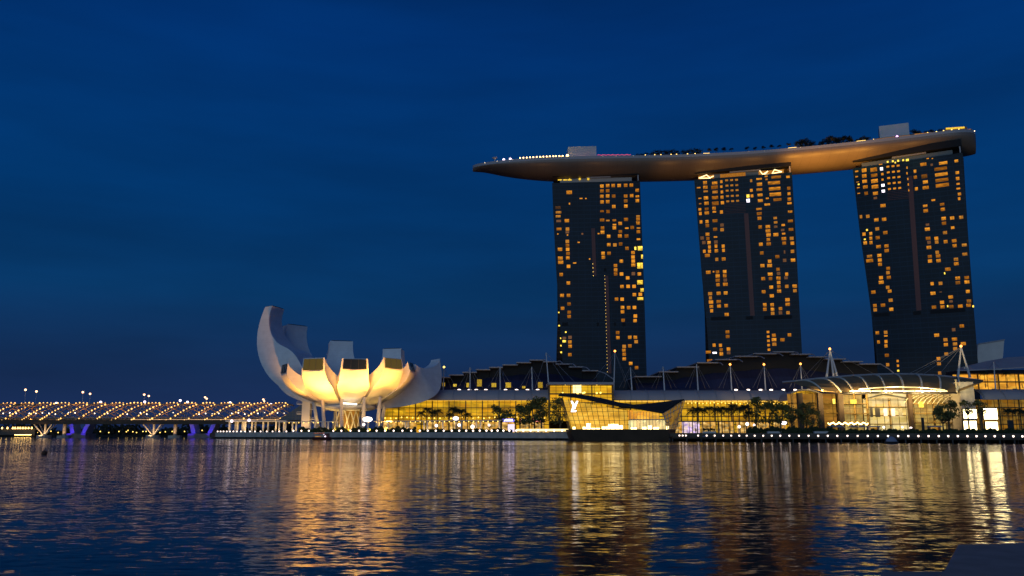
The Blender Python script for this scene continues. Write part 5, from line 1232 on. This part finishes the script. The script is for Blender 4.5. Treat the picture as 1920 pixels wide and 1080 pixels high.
LR = [1274, 1280, 1286, 1309, 1325, 1340, 1356, 1371, 1386, 1400, 1415, 1431, 1447, 1463, 1480, 1498, 1516, 1534, 1552, 1570, 1589, 1608, 1627, 1646, 1665, 1684, 1703, 1722, 1741, 1760, 1778, 1796, 1814, 1831, 1848, 1865, 1882, 1900, 1917]
for px in LR:
    Y_ = QY(px) + .5
    grp, lab = ('jetty lamps beside the pavilion', 'small lamp on the jetty touching the right side of the pavilion') if px < 1300 else ('boardwalk lamps before the palms', 'small lamp on the boardwalk edge below the palm row') if px < 1490 else ('boardwalk lamps before the plaza', 'small lamp on the boardwalk edge in front of the plaza hall') if px < 1800 else ('boardwalk lamps at the right edge', 'small lamp on the boardwalk edge below the video screens')
    put(ql2, (xat(px, Y_, 2), Y_, ZR), 0, .9, lab, 'lamp', grp)
# pergola
pg = thing('pergola', 'long flat promenade pergola on pale lit columns before the museum and palms', 'pergola', (xat(740, 402), 402, ZL))
def qoff(px, d_): return QY(px) + d_
pl = [520, 600, 700, 800, 880, 940]
m = MB()
for a, b in zip(pl, pl[1:]):
    if (a, b) == (600, 700): b = 632; 
    A_, B_ = (xat(a, qoff(a, 9), 8), qoff(a, 9)), (xat(b, qoff(b, 9), 8), qoff(b, 9)); zz = 8.0
    m.hexa([(A_[0], A_[1], zz), (B_[0], B_[1], zz), (B_[0], B_[1] + 3.2, zz), (A_[0], A_[1] + 3.2, zz), (A_[0], A_[1], zz + .35), (B_[0], B_[1], zz + .35), (B_[0], B_[1] + 3.2, zz + .35), (A_[0], A_[1] + 3.2, zz + .35)])
m.build('roof', M_pale, pg)
for k, px in enumerate((523, 535, 548, 555, 581, 590, 604, 615, 632, 690, 727, 760, 765, 795, 801, 830, 865, 893, 901, 936)):
    Y_ = qoff(px, 10); x_ = xat(px, Y_, 5); MB().box((x_ - .35, Y_, ZL), (x_ + .35, Y_ + .6, 7.98)).build('column', M_pale, pg)
    area_spot('column_light', (x_ + .2, Y_ - 1.7, ZL + .3), (x_, Y_ + .3, 7.5), 420, (1, .60, .18), 80, .6, .2, pg)
for k in range(46):
    px = 524 + k * 9.1
    if 634 < px < 700: continue
    Y_ = qoff(px, 10.4); MB().ball((xat(px, Y_, 8), Y_, 7.75), .24, 6, 4).build('downlight', E_goldspark, pg)
# the bridge landing shelter
bl = thing('landing_shelter', 'pale pillared shelter at the landing of the footbridge', 'shelter', (xat(465, 428), 428, ZL))
a, b = at(425, 790, 428), at(540, 788, 428); MB().box((a.x, 426, a.z - .2), (b.x, 436, a.z + .45)).build('roof', M_pale, bl)
for px in (432, 437.5, 445, 452, 457, 462, 472, 476, 493, 500, 519, 532):
    x_ = xat(px, 430, 5); MB().box((x_ - .4, 428 + (px % 3) * 2, ZL), (x_ + .4, 428.8 + (px % 3) * 2, a.z - .22)).build('column', M_pale, bl)
for px in (435, 448, 460, 474, 496, 510, 526): area_spot('shelter_light', (xat(px, 427, 5), 424.4, ZL + .4), (xat(px, 427, 5), 429, 9), 1100, (1, .60, .2), 105, .7, .3, bl)
for px, py in ((434.5, 789.5), (467, 788)):
    P = at(px, py, 424); t_ = thing('white_lamp', 'bright white lamp at the %s end of the landing shelter eaves' % ('left' if px < 450 else 'middle'), 'lamp', P)
    MB().ball(P, .75, 8, 5).build('globe', E_white, t_); MB().tube([(P.x, P.y, ZL), P - Vector((0, 0, .7))], .1, 6).build('post', M_mast, t_)
# hedges (stuff)
def hedge(px0, px1, off, z1, label, dens=12):
    m = MB(); rnd = random.Random(px0); n = int((px1 - px0) * dens)
    for i in range(n):
        px = rnd.uniform(px0, px1); Y_ = QY(px) + off + rnd.uniform(-1.2, 1.2); x_ = xat(px, Y_, 4)
        p_ = Vector((x_, Y_, ZL + (z1 - ZL) * rnd.random() * (1 + .25 * math.sin(px * .17) + .15 * math.sin(px * .6))))
        a = Vector((rnd.gauss(0, 1), rnd.gauss(0, .5), rnd.gauss(0, 1))).normalized() * .5; b = a.cross(Vector((0, 1, .3))).normalized() * .28
        m.add([p_ - a, p_ + b, p_ + a, p_ - b], [(0, 1, 2, 3)])
    tag(m.build('hedge_planting', M_hedge, fix=False), label, 'hedge', kind='stuff')
hedge(560, 780, 7, 5.0, 'dark clipped hedge under the museum pergola')
hedge(790, 960, 7, 4.2, 'low dark hedge under the palms of the left mall wing')
hedge(1400, 1560, 22, 4.6, 'dark shrub bed behind the boardwalk left of the plaza')
hedge(1560, 1800, 22, 3.8, 'low dark planting along the front of the plaza')
hedge(1800, 1960, 24, 3.9, 'low dark planting below the video screens')
# kerb light strip left of the pavilion
ks = thing('light_strip', 'glowing cream light strip along the steps left of the pavilion', 'light strip', (xat(1018, 345), 345, ZL))
m = MB(); m.bar(at(970, 806, 346), at(1066, 806, 338), .75); m.build('lamp_tube', E_strip, ks); m = MB(); m.bar(at(970, 808.5, 346.6), at(1066, 808.5, 338.6), .5); m.build('step', M_pale, ks)

# shops at promenade level
SHOPS = [(716, 742, 0), (745, 780, 0), (800, 838, 0), (842, 880, 0), (884, 905, 0), (908, 938, 0), (941, 966, 1), (974, 996, 2), (998, 1020, 2), (1262, 1281, 0), (1281, 1315, 3), (1318, 1345, 0), (1348, 1380, 0), (1384, 1418, 0), (1422, 1450, 0), (1454, 1478, 0)]
SL = ['gold lit shopfront just right of the museum columns', 'gold shopfront behind the first pergola bay right of the museum', 'shopfront behind the first palm cluster of the left wing', 'shopfront behind the second palm cluster', 'narrow shopfront right of the second palm cluster', 'shopfront left of the blue signed shop', 'shopfront with long blue glowing sign and white panel', 'shopfront with red sign nearest the blue signed shop', 'shopfront with red sign behind the big dark tree', 'narrow amber shopfront touching the right side of the pavilion', 'white lit shopfront with violet tubes right of the pavilion', 'dim shopfront behind the left palms of the right wing', 'shopfront behind the fourth and fifth palms of the right row', 'shopfront with warm spotlights behind the last palms', 'amber shopfront behind the leafy trees', 'shopfront beside the vaulted entrance']
for (x0, x1, kind), lab in zip(SHOPS, SL):
    Y_ = 425.0 if x0 < 790 else 408.0; a, b = at(x0, 791, Y_), at(x1, 811, Y_); t_ = thing('shopfront', lab, 'shop', ((a.x + b.x) / 2, Y_, ZL), 'promenade shops')
    zt_ = a.z
    MB().add([(a.x, Y_ + 3, ZL), (b.x, Y_ + 3, ZL), (b.x, Y_ + 3, zt_), (a.x, Y_ + 3, zt_)], [(0, 1, 2, 3)]).build('lit_interior', R_shop if kind != 3 else lit_room('white_shop', (1, .75, .6), (.7, .5, 1), .2, 1.6, (.6, .4, .9), 8.8), t_)
    m = MB(); m.box((a.x - .3, Y_ - 2.4, zt_), (b.x + .3, Y_ + 4, zt_ + .6))
    n_ = max(2, int((b.x - a.x) / 2.6))
    for i in range(n_ + 1): x_ = a.x + (b.x - a.x) * i / n_; m.bar((x_, Y_, ZL), (x_, Y_, zt_), .22)
    m.build('frame', M_brown, t_)
    if kind in (1, 2):
        MB().box((a.x + .3, Y_ - 2.6, zt_ + .0), (b.x - .3, Y_ - 2.42, zt_ + 1.5)).build('sign_board', E_blue if kind == 1 else E_signred, t_)
        c_ = (a.x + b.x) / 2; m = MB()
        for k in range(7): m.box((c_ - 2.2 + k * .62, Y_ - 2.75, zt_ + .45), (c_ - 1.78 + k * .62, Y_ - 2.62, zt_ + 1.05 + .15 * (k % 2)))
        m.build('sign_letters', E_logo, t_)
        if kind == 1: MB().box((b.x - 3.6, Y_ - .3, ZL + .6), (b.x - .4, Y_ - .1, zt_ - 1.2)).build('white_panel', lamp_mat('panel_violet_white', (.8, .7, 1), 1.2), t_)
for x0, x1, y0, y1, Y_, lab in ((680, 698, 781.5, 791, 392, 'bright oval white sign on the promenade under the museum bowl'), (849, 860, 781, 788, 400, 'violet edged white sign between the palm clusters'), (1464, 1476, 790, 796, 395, 'bright white sign among the leafy trees left of the vaulted entrance')):
    c_ = at((x0 + x1) / 2, (y0 + y1) / 2, Y_); rx = (x1 - x0) / 2 * Y_ / 1519; rz = (y1 - y0) / 2 * Y_ / 1519
    t_ = thing('lit_sign', lab, 'sign', (c_.x, Y_, ZL))
    m = MB(); m.slab([c_ + Vector((math.cos(k * math.pi / 10) * rx, 0, math.sin(k * math.pi / 10) * rz)) for k in range(20)], (0, .3, 0)); m.build('panel', lamp_mat('oval_sign', (1, .90, .86), 2.6), t_)
    MB().tube([(c_.x, Y_ + .2, ZL), (c_.x, Y_ + .2, c_.z - rz)], .14, 6).build('post', M_mast, t_)
for i, (px, py, Y_, r_) in enumerate(((886, 800, 397, .95), (818, 798, 397, .75), (682, 796, 391, .7), (861, 797, 399, .8), (917, 797, 400, .6), (1401, 795, 330, .7), (1386, 800, 330, .6), (1414, 797, 332, .5), (1554, 803, 320, .4), (1708, 803, 318, .55), (1692, 801, 318, .4), (1657, 801, 318, .45))):
    P = at(px, py, Y_); near = ['under the second pergola bay', 'below the first palms', 'below the oval museum sign', 'below the violet edged sign', 'left of the blue signed shop', 'behind the last palm of the right row', 'beside the last palm trunks', 'in front of the leafy trees', 'at the parasols left of the plaza', 'at the right end of the plaza crowd', 'among the plaza crowd before the banners', 'at the left end of the plaza crowd'][i]
    t_ = thing('globe_lamp', 'white globe lamp on a thin post ' + near, 'lamp', (P.x, Y_, ZL)); MB().ball(P, r_, 8, 5).build('globe', E_quay, t_); MB().tube([(P.x, Y_, ZL), (P.x, Y_, P.z)], .07, 6).build('post', M_mast, t_)

# ---- trees on the promenade
def plant(pr, px, py_top, Y_, h0, label, cat, grp):
    P = at(px, py_top, Y_); s_ = (P.z - ZL) / h0; put(pr, (P.x, Y_, ZL), rr_.uniform(0, 6.28), s_, label, cat, grp)
for i, (px, py) in enumerate(((791, 764), (801, 762), (811, 763), (821, 765), (843, 768), (850, 761), (857, 760), (866, 765), (877, 768))):
    plant(pa if i % 2 else pb, px, py, 402, 11.2, 'palm in the left cluster beside the museum, before the gold glass' if px < 830 else 'palm in the cluster around the violet edged sign', 'palm', 'palms before the left mall wing')
for i, (px, py) in enumerate(((1297, 759), (1306, 761), (1316, 758), (1330, 760), (1345, 757), (1352, 760), (1365, 756), (1374, 755), (1385, 755), (1397, 757), (1404, 764))):
    plant(pa if i % 2 else pb, px, py, 338, 11.2, 'palm in the dense row right of the pavilion', 'palm', 'palms before the right mall wing')
for px, py in ((1888, 764), (1897, 766), (1908, 764), (1918, 767)): plant(pa, px, py, 345, 11.2, 'palm at the right edge beside the video screens', 'palm', 'palms at the right edge')
for pr, px, py, Y_, h0, lab in ((bc, 940, 758, 396, 9, 'loose open crowned tree left of the blue signed shop'), (ba, 975, 762, 396, 10, 'rounded dark tree above the blue and red signs'), (ba, 992, 760, 392, 10, 'dark tree between the two red signed shops'), (bb, 1015, 746, 385, 13, 'tallest dark tree left of the glass hall'), (ba, 1002, 752, 388, 10, 'dark tree leaning against the tallest tree on its left'),
                            (bb, 1050, 748, 360, 13, 'narrow dark tree squeezed against the pavilion side'), (bb, 1415, 747, 345, 13, 'tall leafy tree at the right end of the palm row'), (ba, 1441, 755, 350, 10, 'leafy tree second right of the palm row'), (ba, 1461, 758, 350, 10, 'amber lit leafy tree behind the white sign'), (bc, 1482, 757, 350, 9, 'spreading tree left of the vaulted entrance'),
                            (bb, 1510, 757, 348, 13, 'dark spreading tree before the vaulted entrance'), (ba, 1522, 768, 344, 10, 'smaller tree at the right side of the vaulted entrance'), (bc, 1775, 750, 345, 9, 'tiered dark tree before the right end of the plaza hall'), (bc, 1765, 763, 343, 9, 'lower dark tree nestled left of the tiered tree'), (bd, 1812, 751, 362, 12, 'small crowned tree just above the left video screens'), (bd, 1837, 751, 350, 12, 'dark round tree between the two pairs of video screens')):
    plant(pr, px, py, Y_, h0, lab, 'tree', 'leafy promenade trees')
for px in (1848, 1890): 
    P = at(px, 727, 404); put(pa, (P.x, 404, P.z), 1, .75, 'small palm on the orange terrace ' + ('left of the slim mast' if px < 1860 else 'right of the slim mast'), 'palm', 'terrace palms')

# string lights over the plaza cafe
sg_ = thing('string_lights', 'string of tiny warm bulbs over the cafe left of the plaza', 'string lights', (xat(1590, 330), 330, ZL)); m = MB(); m2 = MB()
for k in range(46):
    px = 1553 + k * 1.65; py = 793.5 + 1.6 * math.sin(k * .9) + (k % 3) * .5; P = at(px, py, 330); m.ball(P, .26, 6, 4)
for k in range(5): x_ = at(1553 + 18.5 * k, 793, 330); m2.tube([(x_.x, 330.3, ZL), (x_.x, 330.3, x_.z + .4)], .07, 5)
tag(m.build('bulbs', E_warm, sg_), kind='stuff'); m2.build('posts', M_dark, sg_)
# planters, benches and kiosks along the promenade
for i, (px, lab) in enumerate(((812, 'low pale planter box with shrubs under the first pergola bay past the museum'), (874, 'low pale planter box with shrubs below the second palm cluster'), (1330, 'low pale planter box with shrubs at the foot of the first palms of the row'), (1452, 'low pale planter box with shrubs below the leafy trees'), (1540, 'low pale planter box with shrubs before the vaulted entrance'))):
    Y_ = QY(px) + (9 if px < 1000 else 20); x_ = xat(px, Y_, 4); t_ = thing('planter', lab, 'planter', (x_, Y_, ZL), 'promenade planters')
    m = MB(); m.box((x_ - 2.4, Y_, ZL), (x_ + 2.4, Y_ + 1.2, ZL + .6)); m.box((x_ - 2.55, Y_ - .1, ZL + .61), (x_ + 2.55, Y_ + 1.3, ZL + .7)); m.build('box', M_pale, t_)
    m = MB(); rnd = random.Random(i)
    for k in range(160):
        p_ = Vector((x_ + rnd.uniform(-2.3, 2.3), Y_ + rnd.uniform(.1, 1.1), ZL + .7 + rnd.random() ** .6 * 1.0)); a_ = Vector((rnd.gauss(0, 1), rnd.gauss(0, .6), rnd.gauss(0, 1))).normalized() * .3; b_ = a_.cross(Vector((0, 1, .3))).normalized() * .15
        m.add([p_ - a_, p_ + b_, p_ + a_, p_ - b_], [(0, 1, 2, 3)])
    m.build('shrubs', M_hedge, t_, fix=False)
for px, c_, lab in ((1640, (.5, .5, .55), 'pale grey food kiosk with lit counter at the left end of the plaza crowd'), (1755, (.45, .2, .1), 'brown food kiosk with lit counter near the tiered tree')):
    Y_ = 334; x_ = xat(px, Y_, 4); t_ = thing('kiosk', lab, 'kiosk', (x_, Y_, ZL), 'plaza kiosks')
    m = MB(); m.box((x_ - 2.2, Y_, ZL), (x_ + 2.2, Y_ + 2.4, ZL + 1.0)); m.box((x_ - 2.2, Y_ + .3, ZL + 1.01), (x_ - 1.9, Y_ + 2.4, ZL + 2.4)); m.box((x_ + 1.9, Y_ + .3, ZL + 1.01), (x_ + 2.2, Y_ + 2.4, ZL + 2.4)); m.build('counter', mat('kiosk_paint', c_, .5), t_)
    m = MB(); m.hexa([(x_ - 2.6, Y_ - .6, ZL + 2.41), (x_ + 2.6, Y_ - .6, ZL + 2.41), (x_ + 2.6, Y_ + 2.6, ZL + 2.41), (x_ - 2.6, Y_ + 2.6, ZL + 2.41), (x_ - 2.2, Y_ - .2, ZL + 2.9), (x_ + 2.2, Y_ - .2, ZL + 2.9), (x_ + 2.2, Y_ + 2.4, ZL + 2.9), (x_ - 2.2, Y_ + 2.4, ZL + 2.9)]); m.build('roof', M_canopy, t_)
    MB().box((x_ - 1.8, Y_ + 2.0, ZL + 1.1), (x_ + 1.8, Y_ + 2.2, ZL + 2.3)).build('lit_back', R_shop, t_)
# cafe parasols
ps = bpy.data.objects.new('parasol', None); C.objects.link(ps)
m = MB(); m.tube([(0, 0, 2.3), (0, 0, 3.3)], 2.3, 8, .1); m.build('canopy', M_canopy, ps); MB().tube([(0, 0, 0), (0, 0, 2.6)], .06, 6).build('pole', M_mast, ps)
bpy.context.view_layer.update(); proto(ps)
for px, lab in ((1560, 'grey cafe parasol nearest the vaulted entrance'), (1574, 'second grey cafe parasol from the vaulted entrance'), (1600, 'grey cafe parasol under the string of bulbs'), (1616, 'grey cafe parasol nearest the plaza crowd')): put(ps, (xat(px, 326, 4), 326, ZL), .3, 1, lab, 'parasol', 'cafe parasols')
# dark plaza totem
P = at(1730, 783, 325); t_ = thing('totem', 'dark upright totem standing in the plaza', 'totem', (P.x, 325, ZL)); MB().box((P.x - .45, 325, ZL), (P.x + .45, 325.6, P.z)).build('post', M_dark, t_); MB().box((P.x - .6, 324.9, ZL), (P.x + .6, 325.8, ZL + .3)).build('foot', M_dark, t_)
P = at(1893, 787, 300); t_ = thing('totem', 'broad dark totem before the right pair of screens', 'totem', (xat(1893, 300), 300, ZL)); MB().box((t_.location.x - .9, 300, ZL), (t_.location.x + .9, 300.6, at(1893, 788, 300).z)).build('post', M_dark, t_); MB().box((t_.location.x - 1.1, 299.9, ZL), (t_.location.x + 1.1, 300.8, ZL + .3)).build('foot', M_dark, t_)

# ---- people
def person_mesh(i):
    rnd = random.Random(40 + i); st = rnd.uniform(.12, .34)
    J = {'pel': (0, 0, .95), 'ch': (0, .01, 1.3), 'nk': (0, .01, 1.48), 'hd': (0, 0, 1.62), 'ht': (0, 0, 1.74)}
    V = [J['pel'], J['ch'], J['nk'], J['hd'], J['ht']]; E_ = [(0, 1), (1, 2), (2, 3), (3, 4)]; Rd = [.15, .17, .055, .10, .08]
    for sg in (-1, 1):
        b = len(V); V += [(sg * .10, sg * st * .3, .88), (sg * .11, sg * st * .8, .5), (sg * .11, sg * st, .08), (sg * .11, sg * st - .14, .04)]; Rd += [.10, .07, .045, .04]; E_ += [(0, b), (b, b + 1), (b + 1, b + 2), (b + 2, b + 3)]
        b = len(V); V += [(sg * .19, 0, 1.40), (sg * .25, -sg * st * .3, 1.12), (sg * .25, -sg * st * .6 - .05, .86), (sg * .24, -sg * st * .6 - .08, .78)]; Rd += [.065, .045, .033, .03]; E_ += [(1, b), (b, b + 1), (b + 1, b + 2), (b + 2, b + 3)]
    me = bpy.data.meshes.new('person'); me.from_pydata(V, E_, []); o = bpy.data.objects.new('person_tmp', me); C.objects.link(o)
    md = o.modifiers.new('s', 'SKIN'); 
    for v_, r_ in zip(me.skin_vertices[0].data, Rd): v_.radius = (r_, r_)
    me.skin_vertices[0].data[0].use_root = True
    o.modifiers.new('u', 'SUBSURF').levels = 1
    dg = bpy.context.evaluated_depsgraph_get(); dg.update(); m2_ = bpy.data.meshes.new_from_object(o.evaluated_get(dg)); bpy.data.objects.remove(o)
    m2_.materials.clear(); cl = M_cloth[i % 3]; m2_.materials.append(cl); m2_.materials.append(M_skin)
    for p_ in m2_.polygons: p_.material_index = 1 if p_.center.z > 1.46 or (p_.center.z < .88 and abs(p_.center.x) > .2) else 0
    m2_.name = 'person'; return m2_
try:
    PM = [person_mesh(i) for i in range(4)]
    spots = [(1577, 322), (1634, 318), (1641, 320), (1646, 317), (1652, 321), (1661, 318), (1667, 322), (1672, 317), (1679, 319), (1686, 321), (1696, 318), (1703, 322), (1716, 319), (1745, 320), (1788, 318), (1524, 318), (1498, 316), (1519, 320), (1862, 318), (1845, 317), (905, 362), (1349, 312), (1305, 318)]
    LBL = ['dark clothed', 'pale clothed', 'red clothed', 'dark clothed']
    for i, (px, Y_) in enumerate(spots):
        o = bpy.data.objects.new('person', PM[i % 4]); C.objects.link(o); o.location = (xat(px, Y_, 3.5), Y_, ZL); o.rotation_euler = (0, 0, rr_.uniform(0, 6.28)); o.scale = (1.05,) * 3
        wh = 'in the crowd on the plaza before the banners' if 1625 < px < 1720 else 'walking past the parasols' if 1570 < px < 1600 else 'strolling on the promenade before the leafy trees' if 1490 < px < 1530 else 'walking at the right end of the plaza' if 1720 < px < 1800 else 'standing before the video screens' if px > 1800 else 'walking below the palms right of the pavilion' if px > 1200 else 'strolling before the blue signed shop'
        tag(o, '%s person %s' % (LBL[i % 4], wh), 'person', 'people on the waterfront')
except Exception as ex:
    print('people failed', ex)

# ================================================================== BOATS
bt_ = thing('river_boat', 'small maroon river boat with red canopy moored below the museum', 'boat', (xat(604, 350), 350, 0))
a, b = xat(586.5, 350, 1), xat(621, 350, 1)
def hullmesh(a, b, Y_, wd, h_, bow=.12):
    m = MB(); rows = []
    for k in range(9):
        t = k / 8; x_ = a + (b - a) * t; ww = wd / 2 * (1 - abs(2 * t - 1) ** 4 * .75); zz = h_ * (1 + .25 * (2 * t - 1) ** 4)
        rows.append([Vector((x_, Y_ - ww, zz)), Vector((x_, Y_ - ww * .8, .1)), Vector((x_, Y_, -.3)), Vector((x_, Y_ + ww * .8, .1)), Vector((x_, Y_ + ww, zz))])
    m.grid(rows); K_ = 5; m.f.append(list(range(5))); m.m.append(0); m.f.append(list(range(40, 45))); m.m.append(0)
    for k in range(8): o_ = k * 5; m.f.append([o_, o_ + 5, o_ + 9, o_ + 4]); m.m.append(0)
    return m
hullmesh(a, b, 350, 2.8, .95).build('hull', M_maroon, bt_)
m = MB(); m.grid([[Vector((a + .4, 348.9 + 2.2 * v / 4, 2.45 + .3 * math.sin(math.pi * v / 4))) for v in range(5)], [Vector((a + 4.8, 348.9 + 2.2 * v / 4, 2.45 + .3 * math.sin(math.pi * v / 4))) for v in range(5)]], (0, 0, .12)); m.build('canopy', M_red, bt_)
m = MB(); m.box((a + 4.9, 349, .95), (b - .9, 351, 2.5)); m.box((a + 4.7, 348.8, 2.51), (b - .6, 351.2, 2.65)); m.build('cabin', M_maroon, bt_)
m = MB()
for k in range(5):
    for yy in (349, 351): m.bar((a + .5 + k * 1.05, yy, .9), (a + .5 + k * 1.05, yy, 2.5), .08)
m.build('canopy_post', M_maroon, bt_)
m = MB(); m.ball((b - 2.2, 348.5, 1.35), .28, 8, 5); m.ball((b - 2.9, 348.9, 2.2), .16, 6, 4); m.build('lamp', E_white, bt_)
m = MB(); m.box((a + 1.2, 348.86, 1.2), (a + 3.6, 348.9, 1.5)); m.build('window_glow', W2, bt_)
for px, Y_, lab in ((1323, 297, 'small boat under a pale grey cover beside the boardwalk piles near the pavilion'), (1671, 236, 'small boat under a grey dome cover below the plaza boardwalk')):
    x_ = xat(px, Y_, 1); t_ = thing('covered_boat', lab, 'boat', (x_, Y_, 0), 'covered boats by the boardwalk')
    w2 = 2.3 if px < 1500 else 1.9
    hullmesh(x_ - w2, x_ + w2, Y_, 1.9, .5).build('hull', M_dark, t_)
    m = MB(); m.grid([[Vector((x_ + (w2 - .3) * (u / 4 - 1) , Y_ + .85 * math.cos(math.pi * v / 8) * (1 - abs(u / 4 - 1) ** 3 * .6), .5 + 1.5 * math.sin(math.pi * v / 8) * (1 - abs(u / 4 - 1) ** 2.2 * .85))) for v in range(9)] for u in range(9)]); m.build('cover', M_tarp, t_, smooth=True)
P = atz(83, 851.5, .0); t_ = thing('buoy', 'small brown mooring buoy afloat in the bay at the left', 'buoy', (P.x, P.y, 0)); MB().ball((P.x, P.y, .18), .42, 12, 7, .8).build('float', M_rubber, t_); MB().tube([(P.x, P.y, .45), (P.x, P.y, .75)], .05, 6).build('ring', M_dark, t_)

# ================================================================== NEAR LEDGE
z_ = 2.0
lg = thing('stone_ledge', 'dark concrete ledge jutting over the water in the near right corner', 'ledge', (5.5, 7, 0))
P = [atz(1797, 1021, z_), atz(2080, 1017, z_), atz(2080, 1180, z_), atz(1712, 1180, z_)]
MB().prism([(p_.x, p_.y) for p_ in P], -1.5, z_).build('block', M_stone, lg)
P = [atz(1655, 1072, 1.35), atz(1800, 1071, 1.35), atz(1790, 1200, 1.35), atz(1600, 1200, 1.35)]
MB().prism([(p_.x, p_.y) for p_ in P], -1.5, 1.35).build('lower_step', M_stone, lg)

# drop prototypes
for o in PROTOS:
    for k in PK[o.name]: bpy.data.objects.remove(k)
    bpy.data.objects.remove(o)
